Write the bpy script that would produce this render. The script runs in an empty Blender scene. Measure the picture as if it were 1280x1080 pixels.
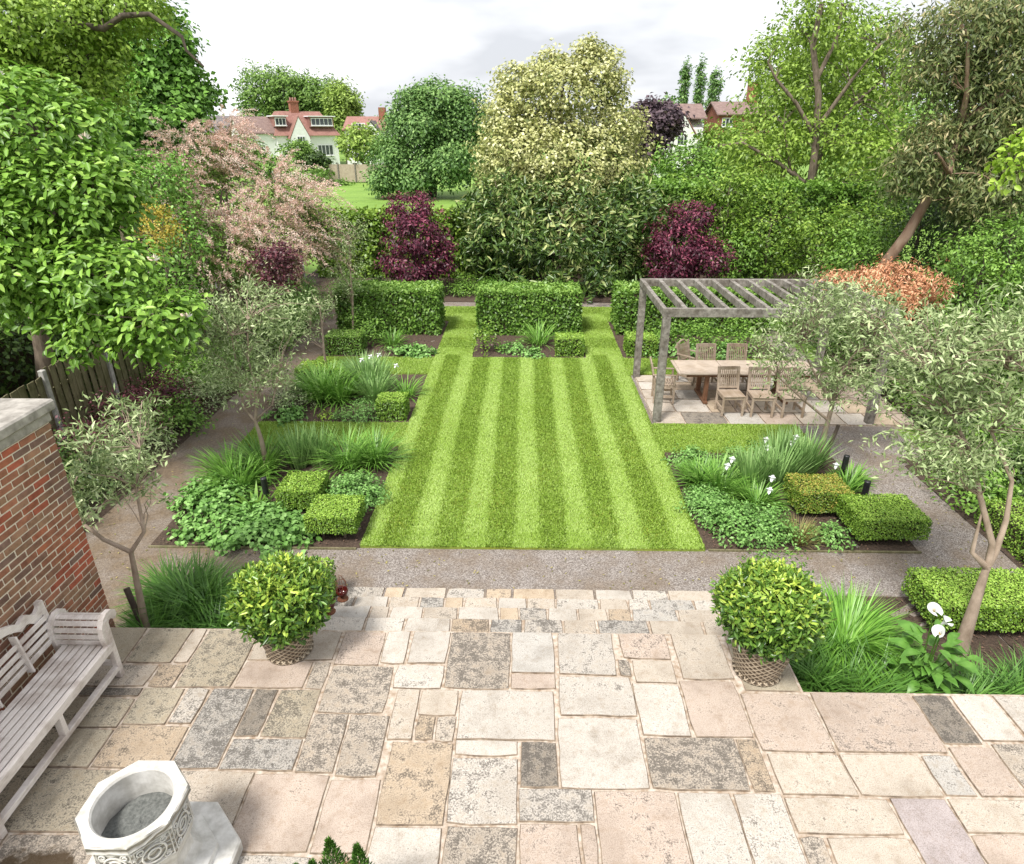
import bpy, math, random
import numpy as np
from mathutils import Vector, Matrix

# ------------------------------------------------------------------ camera, sky, sun, exposure
sc = bpy.context.scene
cam_d = bpy.data.cameras.new('camera'); cam = bpy.data.objects.new('camera', cam_d)
sc.collection.objects.link(cam); sc.camera = cam
cam_d.sensor_width = 36.0; cam_d.lens = 23.147; cam_d.clip_start = .05; cam_d.clip_end = 3000
cam.location = (0, 0, 5.0)
cam.rotation_euler = (math.radians(90 - 24.7266), 0, math.radians(1.0117))

SUN_EL, SUN_AZ = math.radians(58), math.radians(215)      # azimuth clockwise from +Y
world = bpy.data.worlds.new('World'); sc.world = world; world.use_nodes = True
wt = world.node_tree; wn, wl = wt.nodes, wt.links
bg = wn['Background']; bg.inputs['Strength'].default_value = .08
sky = wn.new('ShaderNodeTexSky'); sky.sky_type = 'NISHITA'; sky.sun_disc = False
sky.sun_elevation = SUN_EL; sky.sun_rotation = SUN_AZ; sky.dust_density = 3.0
tc = wn.new('ShaderNodeTexCoord'); mp = wn.new('ShaderNodeMapping'); mp.inputs['Scale'].default_value = (1, 1, 3.2)
nz = wn.new('ShaderNodeTexNoise'); nz.inputs['Scale'].default_value = 2.4; nz.inputs['Detail'].default_value = 5; nz.inputs['Roughness'].default_value = .5
cr = wn.new('ShaderNodeValToRGB')
cr.color_ramp.elements[0].position = .40; cr.color_ramp.elements[0].color = (5.5, 5.65, 6.0, 1)
cr.color_ramp.elements[1].position = .60; cr.color_ramp.elements[1].color = (9.4, 9.45, 9.6, 1)
mx = wn.new('ShaderNodeMix'); mx.data_type = 'RGBA'; mx.inputs['Factor'].default_value = .93
wl.new(tc.outputs['Generated'], mp.inputs['Vector']); wl.new(mp.outputs['Vector'], nz.inputs['Vector'])
wl.new(nz.outputs['Fac'], cr.inputs['Fac']); wl.new(sky.outputs['Color'], mx.inputs['A']); wl.new(cr.outputs['Color'], mx.inputs['B'])
wl.new(mx.outputs['Result'], bg.inputs['Color'])

sun_d = bpy.data.lights.new('sun', 'SUN'); sun = bpy.data.objects.new('sun', sun_d); sc.collection.objects.link(sun)
sun_d.energy = 2.8; sun_d.angle = math.radians(13); sun_d.color = (1, .965, .9)
sd = Vector((math.sin(SUN_AZ) * math.cos(SUN_EL), math.cos(SUN_AZ) * math.cos(SUN_EL), math.sin(SUN_EL)))
sun.rotation_euler = (-sd).to_track_quat('-Z', 'Y').to_euler()

vs = sc.view_settings; vs.view_transform = 'Standard'; vs.look = 'None'; vs.gamma = 1; vs.exposure = .92; vs.use_curve_mapping = False
sc.cycles.max_bounces = 6; sc.cycles.diffuse_bounces = 2; sc.cycles.transmission_bounces = 3; sc.cycles.use_adaptive_sampling = True
sc.cycles.use_denoising = True

# ------------------------------------------------------------------ helpers
G = -0.55
rng = np.random.default_rng(11); random.seed(5)
col = sc.collection
PI = math.pi

def tag(o, label=None, cat=None, group=None, kind=None):
    if label: o['label'] = label
    if cat: o['category'] = cat
    if group: o['group'] = group
    if kind: o['kind'] = kind
    return o

def thing(name, label, cat, loc=(0, 0, 0), rotz=0, group=None):
    o = bpy.data.objects.new(name, None); col.objects.link(o); o.empty_display_size = .1
    o.location = loc; o.rotation_euler = (0, 0, rotz)
    return tag(o, label, cat, group)

def link(name, me, mat=None, parent=None, loc=None, rot=None):
    o = bpy.data.objects.new(name, me); col.objects.link(o)
    if mat is not None and not me.materials: me.materials.append(mat)
    if parent is not None: o.parent = parent
    if loc is not None: o.location = loc
    if rot is not None: o.rotation_euler = rot
    return o

def npmesh(name, V, faces, v=None, smooth=False):
    V = np.asarray(V, dtype=np.float32).reshape(-1, 3)
    me = bpy.data.meshes.new(name); me.vertices.add(len(V)); me.vertices.foreach_set('co', V.ravel())
    faces = [np.asarray(f, dtype=np.int32) for f in faces if len(f)]
    loops = np.concatenate([f.ravel() for f in faces]); me.loops.add(len(loops)); me.loops.foreach_set('vertex_index', loops)
    st = []; base = 0
    for f in faces:
        st.append(base + np.arange(len(f), dtype=np.int32) * f.shape[1]); base += f.size
    st = np.concatenate(st); me.polygons.add(len(st)); me.polygons.foreach_set('loop_start', st)
    me.update(calc_edges=True)
    if v is not None:
        a = me.attributes.new('v', 'FLOAT', 'POINT'); a.data.foreach_set('value', np.asarray(v, dtype=np.float32))
    if smooth: me.polygons.foreach_set('use_smooth', np.ones(len(st), dtype=bool))
    return me

def nrm(a): return a / np.maximum(np.linalg.norm(a, axis=-1, keepdims=True), 1e-9)

class MB:
    """collects boxes, tubes, lathes and prisms into one mesh"""
    def __init__(s): s.V = []; s.F = []; s.sm = []
    def add(s, V, F, smooth=False):
        b = len(s.V); s.V += [tuple(map(float, p)) for p in V]
        for f in F: s.F.append([b + i for i in f]); s.sm.append(smooth)
        return s
    def box(s, x0, x1, y0, y1, z0, z1, bev=0.0):
        if bev <= 0:
            V = [(x, y, z) for z in (z0, z1) for y in (y0, y1) for x in (x0, x1)]
            return s.add(V, [(0, 2, 3, 1), (4, 5, 7, 6), (0, 1, 5, 4), (2, 6, 7, 3), (0, 4, 6, 2), (1, 3, 7, 5)])
        b = bev
        V = []
        for z, i in ((z0, b), (z0 + b, 0), (z1 - b, 0), (z1, b)):
            V += [(x0 + i, y0 + b, z), (x0 + b, y0 + i, z), (x1 - b, y0 + i, z), (x1 - i, y0 + b, z), (x1 - i, y1 - b, z), (x1 - b, y1 - i, z), (x0 + b, y1 - i, z), (x0 + i, y1 - b, z)]
        F = [tuple(range(7, -1, -1)), tuple(range(24, 32))]
        for k in range(3):
            for i in range(8): j = (i + 1) % 8; F.append((k * 8 + i, k * 8 + j, k * 8 + 8 + j, k * 8 + 8 + i))
        return s.add(V, F)
    def obox(s, p, q, w, h, up=(0, 0, 1), bev=0.0):
        """bar from p to q, width w (sideways) and height h (along up)"""
        p, q = Vector(p), Vector(q); d = (q - p); L = d.length; d.normalize()
        u = Vector(up); r = d.cross(u).normalized(); u = r.cross(d).normalized()
        t = MB().box(0, L, -w / 2, w / 2, -h / 2, h / 2, bev)
        return s.add([p + d * v[0] - r * v[1] + u * v[2] for v in t.V], t.F)
    def tube(s, P, R, n=8, cap=True, smooth=True):
        P = [Vector(p) for p in P]; m = len(P)
        if not hasattr(R, '__len__'): R = [R] * m
        ref = Vector((.31, .2, .93)); V = []; F = []
        for i in range(m):
            d = (P[min(i + 1, m - 1)] - P[max(i - 1, 0)]).normalized()
            if abs(d.dot(ref)) > .95: a = d.cross(Vector((1, 0, 0))).normalized()
            else: a = d.cross(ref).normalized()
            b = d.cross(a)
            for k in range(n):
                t = 2 * PI * k / n; V.append(P[i] + (a * math.cos(t) + b * math.sin(t)) * R[i])
        for i in range(m - 1):
            for k in range(n): j = (k + 1) % n; F.append((i * n + k, i * n + j, (i + 1) * n + j, (i + 1) * n + k))
        s.add(V, F, smooth)
        if cap: s.add(V[:n], [tuple(range(n - 1, -1, -1))]); s.add(V[-n:], [tuple(range(n))])
        return s
    def lathe(s, prof, n=24, c=(0, 0, 0), rot=0, smooth=True):
        V = []; F = []
        for r, z in prof:
            for k in range(n):
                t = 2 * PI * k / n + rot; V.append((c[0] + r * math.cos(t), c[1] + r * math.sin(t), c[2] + z))
        for i in range(len(prof) - 1):
            for k in range(n): j = (k + 1) % n; F.append((i * n + k, i * n + j, (i + 1) * n + j, (i + 1) * n + k))
        return s.add(V, F, smooth)
    def prism(s, outline, z0, z1, axis='z'):
        n = len(outline)
        def m(a, b, c): return {'z': (a, b, c), 'x': (c, a, b), 'y': (a, c, b)}[axis]
        V = [m(a, b, z0) for a, b in outline] + [m(a, b, z1) for a, b in outline]
        F = [tuple(range(n - 1, -1, -1)), tuple(range(n, 2 * n))] + [(i, (i + 1) % n, n + (i + 1) % n, n + i) for i in range(n)]
        return s.add(V, F)
    def mesh(s, name, origin=(0, 0, 0)):
        me = bpy.data.meshes.new(name); ox, oy, oz = origin
        me.from_pydata([(a - ox, b - oy, c - oz) for a, b, c in s.V], [], s.F)
        me.polygons.foreach_set('use_smooth', s.sm); me.update(); return me
    def build(s, name, mat, parent=None, origin=(0, 0, 0)):
        return link(name, s.mesh(name, origin), mat, parent)

# ------------------------------------------------------------------ materials
def newmat(name):
    m = bpy.data.materials.new(name); m.use_nodes = True; nt = m.node_tree
    return m, nt, nt.nodes, nt.links, nt.nodes['Principled BSDF']

def node(nt, t, **kw):
    n = nt.nodes.new(t)
    for k, v in kw.items():
        if k in n.inputs.keys() if hasattr(n.inputs, 'keys') else False: n.inputs[k].default_value = v
        else: setattr(n, k, v)
    return n

def ramp(nt, stops):
    r = nt.nodes.new('ShaderNodeValToRGB'); e = r.color_ramp.elements
    while len(e) < len(stops): e.new(.5)
    for i, (p, c) in enumerate(stops): e[i].position = p; e[i].color = (*c, 1)
    return r

def mixc(nt, a, b, fac, mode='MIX'):
    m = nt.nodes.new('ShaderNodeMix'); m.data_type = 'RGBA'; m.blend_type = mode
    for sock, v in (('A', a), ('B', b), ('Factor', fac)):
        if isinstance(v, bpy.types.NodeSocket): nt.links.new(v, m.inputs[sock])
        elif sock == 'Factor': m.inputs[sock].default_value = v
        else: m.inputs[sock].default_value = (*v, 1)
    return m.outputs['Result']

def noise(nt, scale, detail=3, rough=.55, coord='Object', stretch=None):
    t = nt.nodes.new('ShaderNodeTexCoord'); n = nt.nodes.new('ShaderNodeTexNoise')
    n.inputs['Scale'].default_value = scale; n.inputs['Detail'].default_value = detail; n.inputs['Roughness'].default_value = rough
    if coord == 'World':
        g = nt.nodes.new('ShaderNodeNewGeometry'); src = g.outputs['Position']
    else: src = t.outputs[coord]
    if stretch:
        mpn = nt.nodes.new('ShaderNodeMapping'); mpn.inputs['Scale'].default_value = stretch
        nt.links.new(src, mpn.inputs['Vector']); src = mpn.outputs['Vector']
    nt.links.new(src, n.inputs['Vector']); return n.outputs['Fac']

def bump(nt, bsdf, h, strength=.3, dist=.01):
    b = nt.nodes.new('ShaderNodeBump'); b.inputs['Strength'].default_value = strength; b.inputs['Distance'].default_value = dist
    nt.links.new(h, b.inputs['Height']); nt.links.new(b.outputs['Normal'], bsdf.inputs['Normal'])

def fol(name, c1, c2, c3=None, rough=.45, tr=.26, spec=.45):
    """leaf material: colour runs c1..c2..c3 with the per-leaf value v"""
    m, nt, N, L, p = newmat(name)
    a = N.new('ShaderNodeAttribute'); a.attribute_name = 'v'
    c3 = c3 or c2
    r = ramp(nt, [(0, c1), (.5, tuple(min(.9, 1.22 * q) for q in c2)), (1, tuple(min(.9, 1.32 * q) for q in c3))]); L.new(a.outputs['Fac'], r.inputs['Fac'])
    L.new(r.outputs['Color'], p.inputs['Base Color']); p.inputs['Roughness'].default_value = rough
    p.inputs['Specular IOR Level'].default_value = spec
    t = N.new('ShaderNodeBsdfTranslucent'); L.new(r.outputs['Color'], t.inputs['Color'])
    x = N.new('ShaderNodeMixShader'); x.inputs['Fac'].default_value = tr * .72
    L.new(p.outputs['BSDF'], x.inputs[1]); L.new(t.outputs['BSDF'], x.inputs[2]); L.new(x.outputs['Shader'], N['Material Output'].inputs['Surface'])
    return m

def simple(name, c1, c2, scale=8, rough=.8, bs=.2, bd=.005, spec=.3, stretch=None, detail=4, coord='Object'):
    m, nt, N, L, p = newmat(name)
    f = noise(nt, scale, detail, .6, coord, stretch)
    r = ramp(nt, [(.3, c1), (.7, c2)]); L.new(f, r.inputs['Fac']); L.new(r.outputs['Color'], p.inputs['Base Color'])
    p.inputs['Roughness'].default_value = rough; p.inputs['Specular IOR Level'].default_value = spec
    if bs: bump(nt, p, f, bs, bd)
    return m

def m_slab():
    """object colour is the stone's tint, its alpha the amount of dark lichen speckle"""
    m, nt, N, L, p = newmat('york_stone')
    oi = N.new('ShaderNodeObjectInfo')
    big = noise(nt, 2.3, 5, .6, 'World'); mid = noise(nt, 11, 5, .65, 'World'); fine = noise(nt, 62, 8, .8, 'World')
    c = mixc(nt, oi.outputs['Color'], (.60, .47, .34), .0)
    r1 = ramp(nt, [(.35, (.70, .67, .63)), (.5, (.92, .90, .87)), (.68, (1.07, 1.05, 1.02))]); L.new(big, r1.inputs['Fac'])
    c = mixc(nt, c, r1.outputs['Color'], .8, 'MULTIPLY')
    r3 = ramp(nt, [(.3, (.70, .63, .54)), (.5, (1, 1, 1)), (.75, (1.1, 1.09, 1.06))]); L.new(mid, r3.inputs['Fac'])
    c = mixc(nt, c, r3.outputs['Color'], .6, 'MULTIPLY')
    gr = noise(nt, 120, 4, .8, 'World'); rg = ramp(nt, [(.36, (.45, .42, .38)), (.5, (1, 1, 1)), (.66, (1.12, 1.11, 1.1))]); L.new(gr, rg.inputs['Fac'])
    c = mixc(nt, c, rg.outputs['Color'], .75, 'MULTIPLY')
    # lichen speckle: threshold falls as alpha grows
    mm = N.new('ShaderNodeMath'); mm.operation = 'MULTIPLY_ADD'; L.new(mid, mm.inputs[0]); mm.inputs[1].default_value = .56; L.new(fine, mm.inputs[2])
    mm0 = mm; mm = N.new('ShaderNodeMath'); mm.operation = 'MULTIPLY_ADD'; L.new(big, mm.inputs[0]); mm.inputs[1].default_value = .36; L.new(mm0.outputs[0], mm.inputs[2])
    sb = N.new('ShaderNodeMath'); sb.operation = 'MULTIPLY_ADD'; L.new(oi.outputs['Alpha'], sb.inputs[0]); sb.inputs[1].default_value = .21; sb.inputs[2].default_value = -1.135
    ad = N.new('ShaderNodeMath'); ad.operation = 'ADD'; L.new(mm.outputs[0], ad.inputs[0]); L.new(sb.outputs[0], ad.inputs[1])
    sm = N.new('ShaderNodeMapRange'); sm.inputs['From Min'].default_value = -.035; sm.inputs['From Max'].default_value = .075; L.new(ad.outputs[0], sm.inputs['Value'])
    sm.inputs['To Max'].default_value = .8
    c = mixc(nt, c, (.06, .052, .045), sm.outputs['Result'])
    # small pits
    vz = N.new('ShaderNodeTexVoronoi'); vz.inputs['Scale'].default_value = 26; g = N.new('ShaderNodeNewGeometry'); L.new(g.outputs['Position'], vz.inputs['Vector'])
    pr = N.new('ShaderNodeMapRange'); pr.inputs['From Min'].default_value = .06; pr.inputs['From Max'].default_value = .13; pr.inputs['To Min'].default_value = .55; pr.inputs['To Max'].default_value = 0; L.new(vz.outputs['Distance'], pr.inputs['Value'])
    pm = N.new('ShaderNodeMath'); pm.operation = 'MULTIPLY'; L.new(pr.outputs['Result'], pm.inputs[0]); L.new(oi.outputs['Alpha'], pm.inputs[1])
    c = mixc(nt, c, (.1, .085, .07), pm.outputs[0])
    # damp stain with its own ragged outline beside the bench
    dv = N.new('ShaderNodeVectorMath'); dv.operation = 'DISTANCE'; mpn = N.new('ShaderNodeMapping'); mpn.inputs['Scale'].default_value = (1, 1.7, 1); L.new(g.outputs['Position'], mpn.inputs['Vector'])
    L.new(mpn.outputs['Vector'], dv.inputs[0]); dv.inputs[1].default_value = (-3.62, 5.02, 0)
    dn = N.new('ShaderNodeMath'); dn.operation = 'MULTIPLY_ADD'; L.new(noise(nt, 5, 6, .65, 'World'), dn.inputs[0]); dn.inputs[1].default_value = .75; L.new(dv.outputs['Value'], dn.inputs[2])
    dm = N.new('ShaderNodeMapRange'); dm.inputs['From Min'].default_value = .70; dm.inputs['From Max'].default_value = .80; dm.inputs['To Min'].default_value = .93; dm.inputs['To Max'].default_value = 0; L.new(dn.outputs[0], dm.inputs['Value'])
    c = mixc(nt, c, (.055, .036, .018), dm.outputs['Result'])
    rm = N.new('ShaderNodeMapRange'); rm.inputs['To Min'].default_value = .85; rm.inputs['To Max'].default_value = .25; L.new(dm.outputs['Result'], rm.inputs['Value']); L.new(rm.outputs['Result'], p.inputs['Roughness'])
    L.new(c, p.inputs['Base Color']); p.inputs['Specular IOR Level'].default_value = .25
    bump(nt, p, mm.outputs[0], .55, .008); return m

def m_grass():
    """mown grass: v carries the mowing direction of each stripe"""
    return fol('lawn_grass', (.14, .23, .018), (.235, .36, .05), (.39, .50, .17), rough=.6, tr=.3, spec=.2)

def m_lawnbase():
    m, nt, N, L, p = newmat('turf'); f = noise(nt, 14, 6, .7, 'World'); f2 = noise(nt, 1.1, 4, .6, 'World')
    r = ramp(nt, [(.3, (.12, .18, .02)), (.7, (.25, .345, .06))]); L.new(f, r.inputs['Fac'])
    r2 = ramp(nt, [(.35, (1.25, .95, .6)), (.6, (1, 1, 1))]); L.new(f2, r2.inputs['Fac'])
    L.new(mixc(nt, r.outputs['Color'], r2.outputs['Color'], .7, 'MULTIPLY'), p.inputs['Base Color']); p.inputs['Roughness'].default_value = .9
    bump(nt, p, f, .6, .02); return m

def m_gravel():
    m, nt, N, L, p = newmat('gravel'); g = N.new('ShaderNodeNewGeometry')
    v = N.new('ShaderNodeTexVoronoi'); v.inputs['Scale'].default_value = 88; L.new(g.outputs['Position'], v.inputs['Vector'])
    r = ramp(nt, [(0, (.095, .078, .068)), (.3, (.20, .172, .155)), (.65, (.30, .265, .245)), (1, (.47, .43, .40))]); 
    sp = N.new('ShaderNodeSeparateColor'); L.new(v.outputs['Color'], sp.inputs['Color']); L.new(sp.outputs['Red'], r.inputs['Fac'])
    # old trodden earth shows through towards the side paths
    xs = N.new('ShaderNodeSeparateXYZ'); L.new(g.outputs['Position'], xs.inputs['Vector'])
    ab = N.new('ShaderNodeMapRange'); ab.inputs['From Min'].default_value = -2.0; ab.inputs['From Max'].default_value = -4.6; L.new(xs.outputs['X'], ab.inputs['Value'])
    f2 = noise(nt, 1.6, 5, .65, 'World'); mr = N.new('ShaderNodeMapRange'); mr.inputs['From Min'].default_value = .42; mr.inputs['From Max'].default_value = .62; mr.inputs['To Min'].default_value = .12; mr.inputs['To Max'].default_value = .75; L.new(f2, mr.inputs['Value'])
    mu = N.new('ShaderNodeMath'); mu.operation = 'MULTIPLY_ADD'; L.new(ab.outputs['Result'], mu.inputs[0]); mu.inputs[1].default_value = .55; L.new(mr.outputs['Result'], mu.inputs[2])
    m2 = N.new('ShaderNodeMath'); m2.operation = 'MULTIPLY'; L.new(mu.outputs[0], m2.inputs[0]); m2.inputs[1].default_value = .85; m2.use_clamp = True
    f3 = noise(nt, 30, 4, .7, 'World'); r3 = ramp(nt, [(.3, (.12, .085, .055)), (.7, (.25, .185, .125))]); L.new(f3, r3.inputs['Fac'])
    L.new(mixc(nt, r.outputs['Color'], r3.outputs['Color'], m2.outputs[0]), p.inputs['Base Color'])
    p.inputs['Roughness'].default_value = .9; bump(nt, p, v.outputs['Distance'], .8, .012); return m

def m_soil():
    m, nt, N, L, p = newmat('bed_soil'); f = noise(nt, 26, 6, .75, 'World'); v = N.new('ShaderNodeTexVoronoi'); v.inputs['Scale'].default_value = 38
    g = N.new('ShaderNodeNewGeometry'); L.new(g.outputs['Position'], v.inputs['Vector'])
    r = ramp(nt, [(.28, (.035, .022, .015)), (.55, (.10, .066, .046)), (.8, (.2, .14, .1))]); L.new(f, r.inputs['Fac']); L.new(r.outputs['Color'], p.inputs['Base Color'])
    p.inputs['Roughness'].default_value = .95; bump(nt, p, f, 1, .04); return m

def m_brick():
    m, nt, N, L, p = newmat('brick_clay'); oi = N.new('ShaderNodeObjectInfo')
    f = noise(nt, 9, 5, .65, 'World'); f2 = noise(nt, 2.0, 4, .6, 'World')
    r = ramp(nt, [(.3, (.55, .5, .5)), (.55, (1, 1, 1)), (.75, (1.25, 1.15, 1.0))]); L.new(f, r.inputs['Fac'])
    r2 = ramp(nt, [(.35, (.6, .55, .5)), (.6, (1, 1, 1))]); L.new(f2, r2.inputs['Fac'])
    c = mixc(nt, oi.outputs['Color'], r.outputs['Color'], .8, 'MULTIPLY'); c = mixc(nt, c, r2.outputs['Color'], .6, 'MULTIPLY')
    L.new(c, p.inputs['Base Color']); p.inputs['Roughness'].default_value = .85; bump(nt, p, noise(nt, 70, 4, .7, 'World'), .4, .004); return m

def m_wood(name, c1, c2, dark, stretch, scale=6):
    m, nt, N, L, p = newmat(name)
    f = noise(nt, scale, 6, .65, 'Object', stretch); f2 = noise(nt, 3.5, 4, .6, 'World')
    r = ramp(nt, [(.25, c1), (.7, c2)]); L.new(f, r.inputs['Fac'])
    r2 = ramp(nt, [(.36, dark), (.56, (1, 1, 1))]); L.new(f2, r2.inputs['Fac'])
    L.new(mixc(nt, r.outputs['Color'], r2.outputs['Color'], .75, 'MULTIPLY'), p.inputs['Base Color'])
    p.inputs['Roughness'].default_value = .75; p.inputs['Specular IOR Level'].default_value = .3; bump(nt, p, f, .35, .004); return m

def m_basket():
    m, nt, N, L, p = newmat('woven_basket'); t = N.new('ShaderNodeTexCoord')
    s = N.new('ShaderNodeSeparateXYZ'); L.new(t.outputs['Object'], s.inputs['Vector'])
    at = N.new('ShaderNodeMath'); at.operation = 'ARCTAN2'; L.new(s.outputs['Y'], at.inputs[0]); L.new(s.outputs['X'], at.inputs[1])
    def wave(k):
        a = N.new('ShaderNodeMath'); a.operation = 'MULTIPLY'; L.new(at.outputs[0], a.inputs[0]); a.inputs[1].default_value = 22
        b = N.new('ShaderNodeMath'); b.operation = 'MULTIPLY_ADD'; L.new(s.outputs['Z'], b.inputs[0]); b.inputs[1].default_value = 105 * k; L.new(a.outputs[0], b.inputs[2])
        c = N.new('ShaderNodeMath'); c.operation = 'SINE'; L.new(b.outputs[0], c.inputs[0]); return c.outputs[0]
    mxn = N.new('ShaderNodeMath'); mxn.operation = 'MAXIMUM'; L.new(wave(1), mxn.inputs[0]); L.new(wave(-1), mxn.inputs[1])
    r = ramp(nt, [(0, (.12, .085, .055)), (.55, (.30, .23, .155)), (1, (.46, .38, .28))])
    mr = N.new('ShaderNodeMapRange'); mr.inputs['From Min'].default_value = -.4; L.new(mxn.outputs[0], mr.inputs['Value'])
    f = noise(nt, 14, 4, .6); ad = N.new('ShaderNodeMath'); ad.operation = 'MULTIPLY_ADD'; L.new(f, ad.inputs[0]); ad.inputs[1].default_value = .8; ad.inputs[2].default_value = -.4
    a2 = N.new('ShaderNodeMath'); a2.operation = 'ADD'; L.new(mr.outputs['Result'], a2.inputs[0]); L.new(ad.outputs[0], a2.inputs[1])
    L.new(a2.outputs[0], r.inputs['Fac']); L.new(r.outputs['Color'], p.inputs['Base Color']); p.inputs['Roughness'].default_value = .7
    bump(nt, p, mxn.outputs[0], 1, .02); return m

def m_carved():
    m, nt, N, L, p = newmat('carved_stone')
    f = noise(nt, 9, 5, .6); t = N.new('ShaderNodeTexCoord'); wv = N.new('ShaderNodeTexWave'); wv.wave_type = 'RINGS'; wv.inputs['Scale'].default_value = 5.5; wv.inputs['Distortion'].default_value = 7; wv.inputs['Detail'].default_value = 1.5
    wv.inputs['Detail Scale'].default_value = 1.2; L.new(t.outputs['Object'], wv.inputs['Vector'])
    r = ramp(nt, [(.0, (.30, .28, .25)), (.4, (.48, .46, .43)), (1, (.64, .62, .59))]); L.new(wv.outputs['Fac'], r.inputs['Fac'])
    r2 = ramp(nt, [(.3, (.62, .6, .54)), (.6, (1, 1, 1))]); L.new(f, r2.inputs['Fac'])
    L.new(mixc(nt, r.outputs['Color'], r2.outputs['Color'], .8, 'MULTIPLY'), p.inputs['Base Color']); p.inputs['Roughness'].default_value = .85
    bump(nt, p, wv.outputs['Fac'], .9, .03); return m

M = {}
M['slab'] = m_slab(); M['grass'] = m_grass(); M['turf'] = m_lawnbase(); M['gravel'] = m_gravel(); M['soil'] = m_soil(); M['brick'] = m_brick()
M['slabedge'] = simple('dark_stone_edge', (.10, .075, .055), (.34, .27, .2), 9, .95, .3, .004, coord='World')  # darker stone colour for sides and bevels, outlining each flag
M['mortar'] = simple('sandy_mortar', (.27, .19, .125), (.58, .51, .44), 18, .95, .5, .01, coord='World')
M['brickmortar'] = simple('lime_mortar', (.62, .53, .42), (.76, .68, .57), 25, .95, .3, .004, coord='World')
M['coping'] = simple('weathered_coping', (.17, .155, .135), (.45, .42, .38), 7, .9, .5, .012, coord='World', detail=7)
M['bench'] = m_wood('bleached_bench_wood', (.62, .55, .51), (.82, .77, .73), (.5, .44, .4), (14, 1.2, 14))
M['oak'] = m_wood('silvered_oak', (.085, .072, .06), (.36, .335, .30), (.5, .46, .42), (2.2, 2.2, 2.2), 6)
M['teak'] = m_wood('weathered_teak', (.27, .2, .145), (.47, .385, .305), (.75, .7, .62), (4, 4, 4), 6)
M['teaktop'] = m_wood('bleached_teak', (.46, .36, .28), (.66, .56, .46), (.8, .76, .7), (1.5, 9, 9), 5)
M['redteak'] = m_wood('oiled_teak', (.16, .08, .045), (.28, .145, .085), (.7, .65, .6), (6, 6, 1.5), 6)
M['fencewood'] = m_wood('mossy_fence_boards', (.11, .10, .055), (.25, .22, .13), (.5, .55, .4), (9, 9, 1.2), 6)
M['concrete'] = simple('concrete_post', (.3, .29, .27), (.5, .48, .45), 12, .9, .3, .006)
M['carved'] = m_carved(); M['basket'] = m_basket()
M['fontstone'] = simple('pale_font_stone', (.40, .385, .35), (.70, .685, .655), 9, .85, .35, .006)
M['leadfill'] = simple('dark_gravel_fill', (.085, .09, .085), (.19, .195, .185), 40, .9, .8, .015)
M['bark'] = simple('grey_brown_bark', (.10, .075, .055), (.24, .19, .145), 14, .9, .6, .02, stretch=(1, 1, .35))
M['oliveb'] = simple('smooth_pinkish_bark', (.22, .165, .12), (.42, .33, .26), 9, .8, .3, .008, stretch=(1, 1, .5))
M['eucb'] = simple('peeling_eucalyptus_bark', (.20, .115, .075), (.37, .27, .2), 5, .8, .4, .02, stretch=(1, 1, .25))
M['darkbark'] = simple('dark_bark', (.045, .035, .028), (.11, .085, .065), 12, .9, .5, .02, stretch=(1, 1, .4))
M['twig'] = simple('dead_twig_core', (.03, .026, .014), (.07, .055, .03), 20, .95, .5, .02)
M['black'] = simple('black_metal', (.012, .012, .014), (.03, .03, .032), 20, .45, .1, .002, spec=.5)
M['rust'] = simple('rusty_wire', (.10, .035, .02), (.2, .08, .04), 30, .7, .2, .002)
M['chips'] = simple('bark_chips', (.07, .042, .03), (.22, .14, .1), 40, .95, .3, .004, coord='World')

def m_redglass():
    m, nt, N, L, p = newmat('red_glass'); p.inputs['Base Color'].default_value = (.13, .015, .012, 1); p.inputs['Roughness'].default_value = .15
    p.inputs['Transmission Weight'].default_value = .5; return m
M['redglass'] = m_redglass()
F_ = {}
F_['magnolia'] = fol('magnolia_leaf', (.085, .18, .022), (.165, .315, .038), (.30, .45, .09), .42, .3, .4)
F_['lime'] = fol('golden_green_leaf', (.13, .22, .025), (.235, .365, .045), (.36, .48, .09), .5, .35)
F_['maple'] = fol('fresh_maple_leaf', (.08, .18, .028), (.15, .31, .045), (.26, .46, .10), .5, .3)
F_['yellow'] = fol('golden_leaf', (.24, .21, .03), (.45, .36, .05), (.55, .42, .09), .5, .3)
F_['pink'] = fol('tamarisk_plume', (.20, .19, .085), (.60, .385, .32), (.80, .60, .53), .8, .3, .1)
F_['tamgreen'] = fol('tamarisk_green', (.07, .13, .025), (.13, .21, .045), (.22, .29, .08), .7, .3, .1)
F_['berberis'] = fol('burgundy_leaf', (.045, .012, .018), (.095, .022, .034), (.17, .055, .07), .5, .25)
F_['olive'] = fol('silver_olive_leaf', (.12, .185, .055), (.29, .37, .165), (.50, .56, .32), .5, .2)
F_['pmaple'] = fol('purple_maple_leaf', (.045, .009, .02), (.11, .02, .045), (.30, .07, .115), .45, .3)
F_['holly'] = fol('variegated_leaf', (.16, .21, .05), (.42, .425, .16), (.74, .70, .40), .5, .3)
F_['rhodo'] = fol('broad_evergreen_leaf', (.03, .075, .012), (.095, .165, .03), (.46, .48, .2), .35, .2, .5)
F_['laurel'] = fol('laurel_leaf', (.07, .145, .015), (.15, .26, .03), (.27, .38, .065), .4, .3, .4)
F_['ash'] = fol('spring_ash_leaf', (.12, .20, .022), (.21, .325, .042), (.32, .44, .085), .5, .38)
F_['euc'] = fol('eucalyptus_leaf', (.08, .12, .035), (.175, .215, .075), (.42, .35, .18), .5, .25)
F_['orange'] = fol('orange_maple_leaf', (.42, .17, .08), (.66, .34, .19), (.78, .5, .32), .5, .35)
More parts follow.
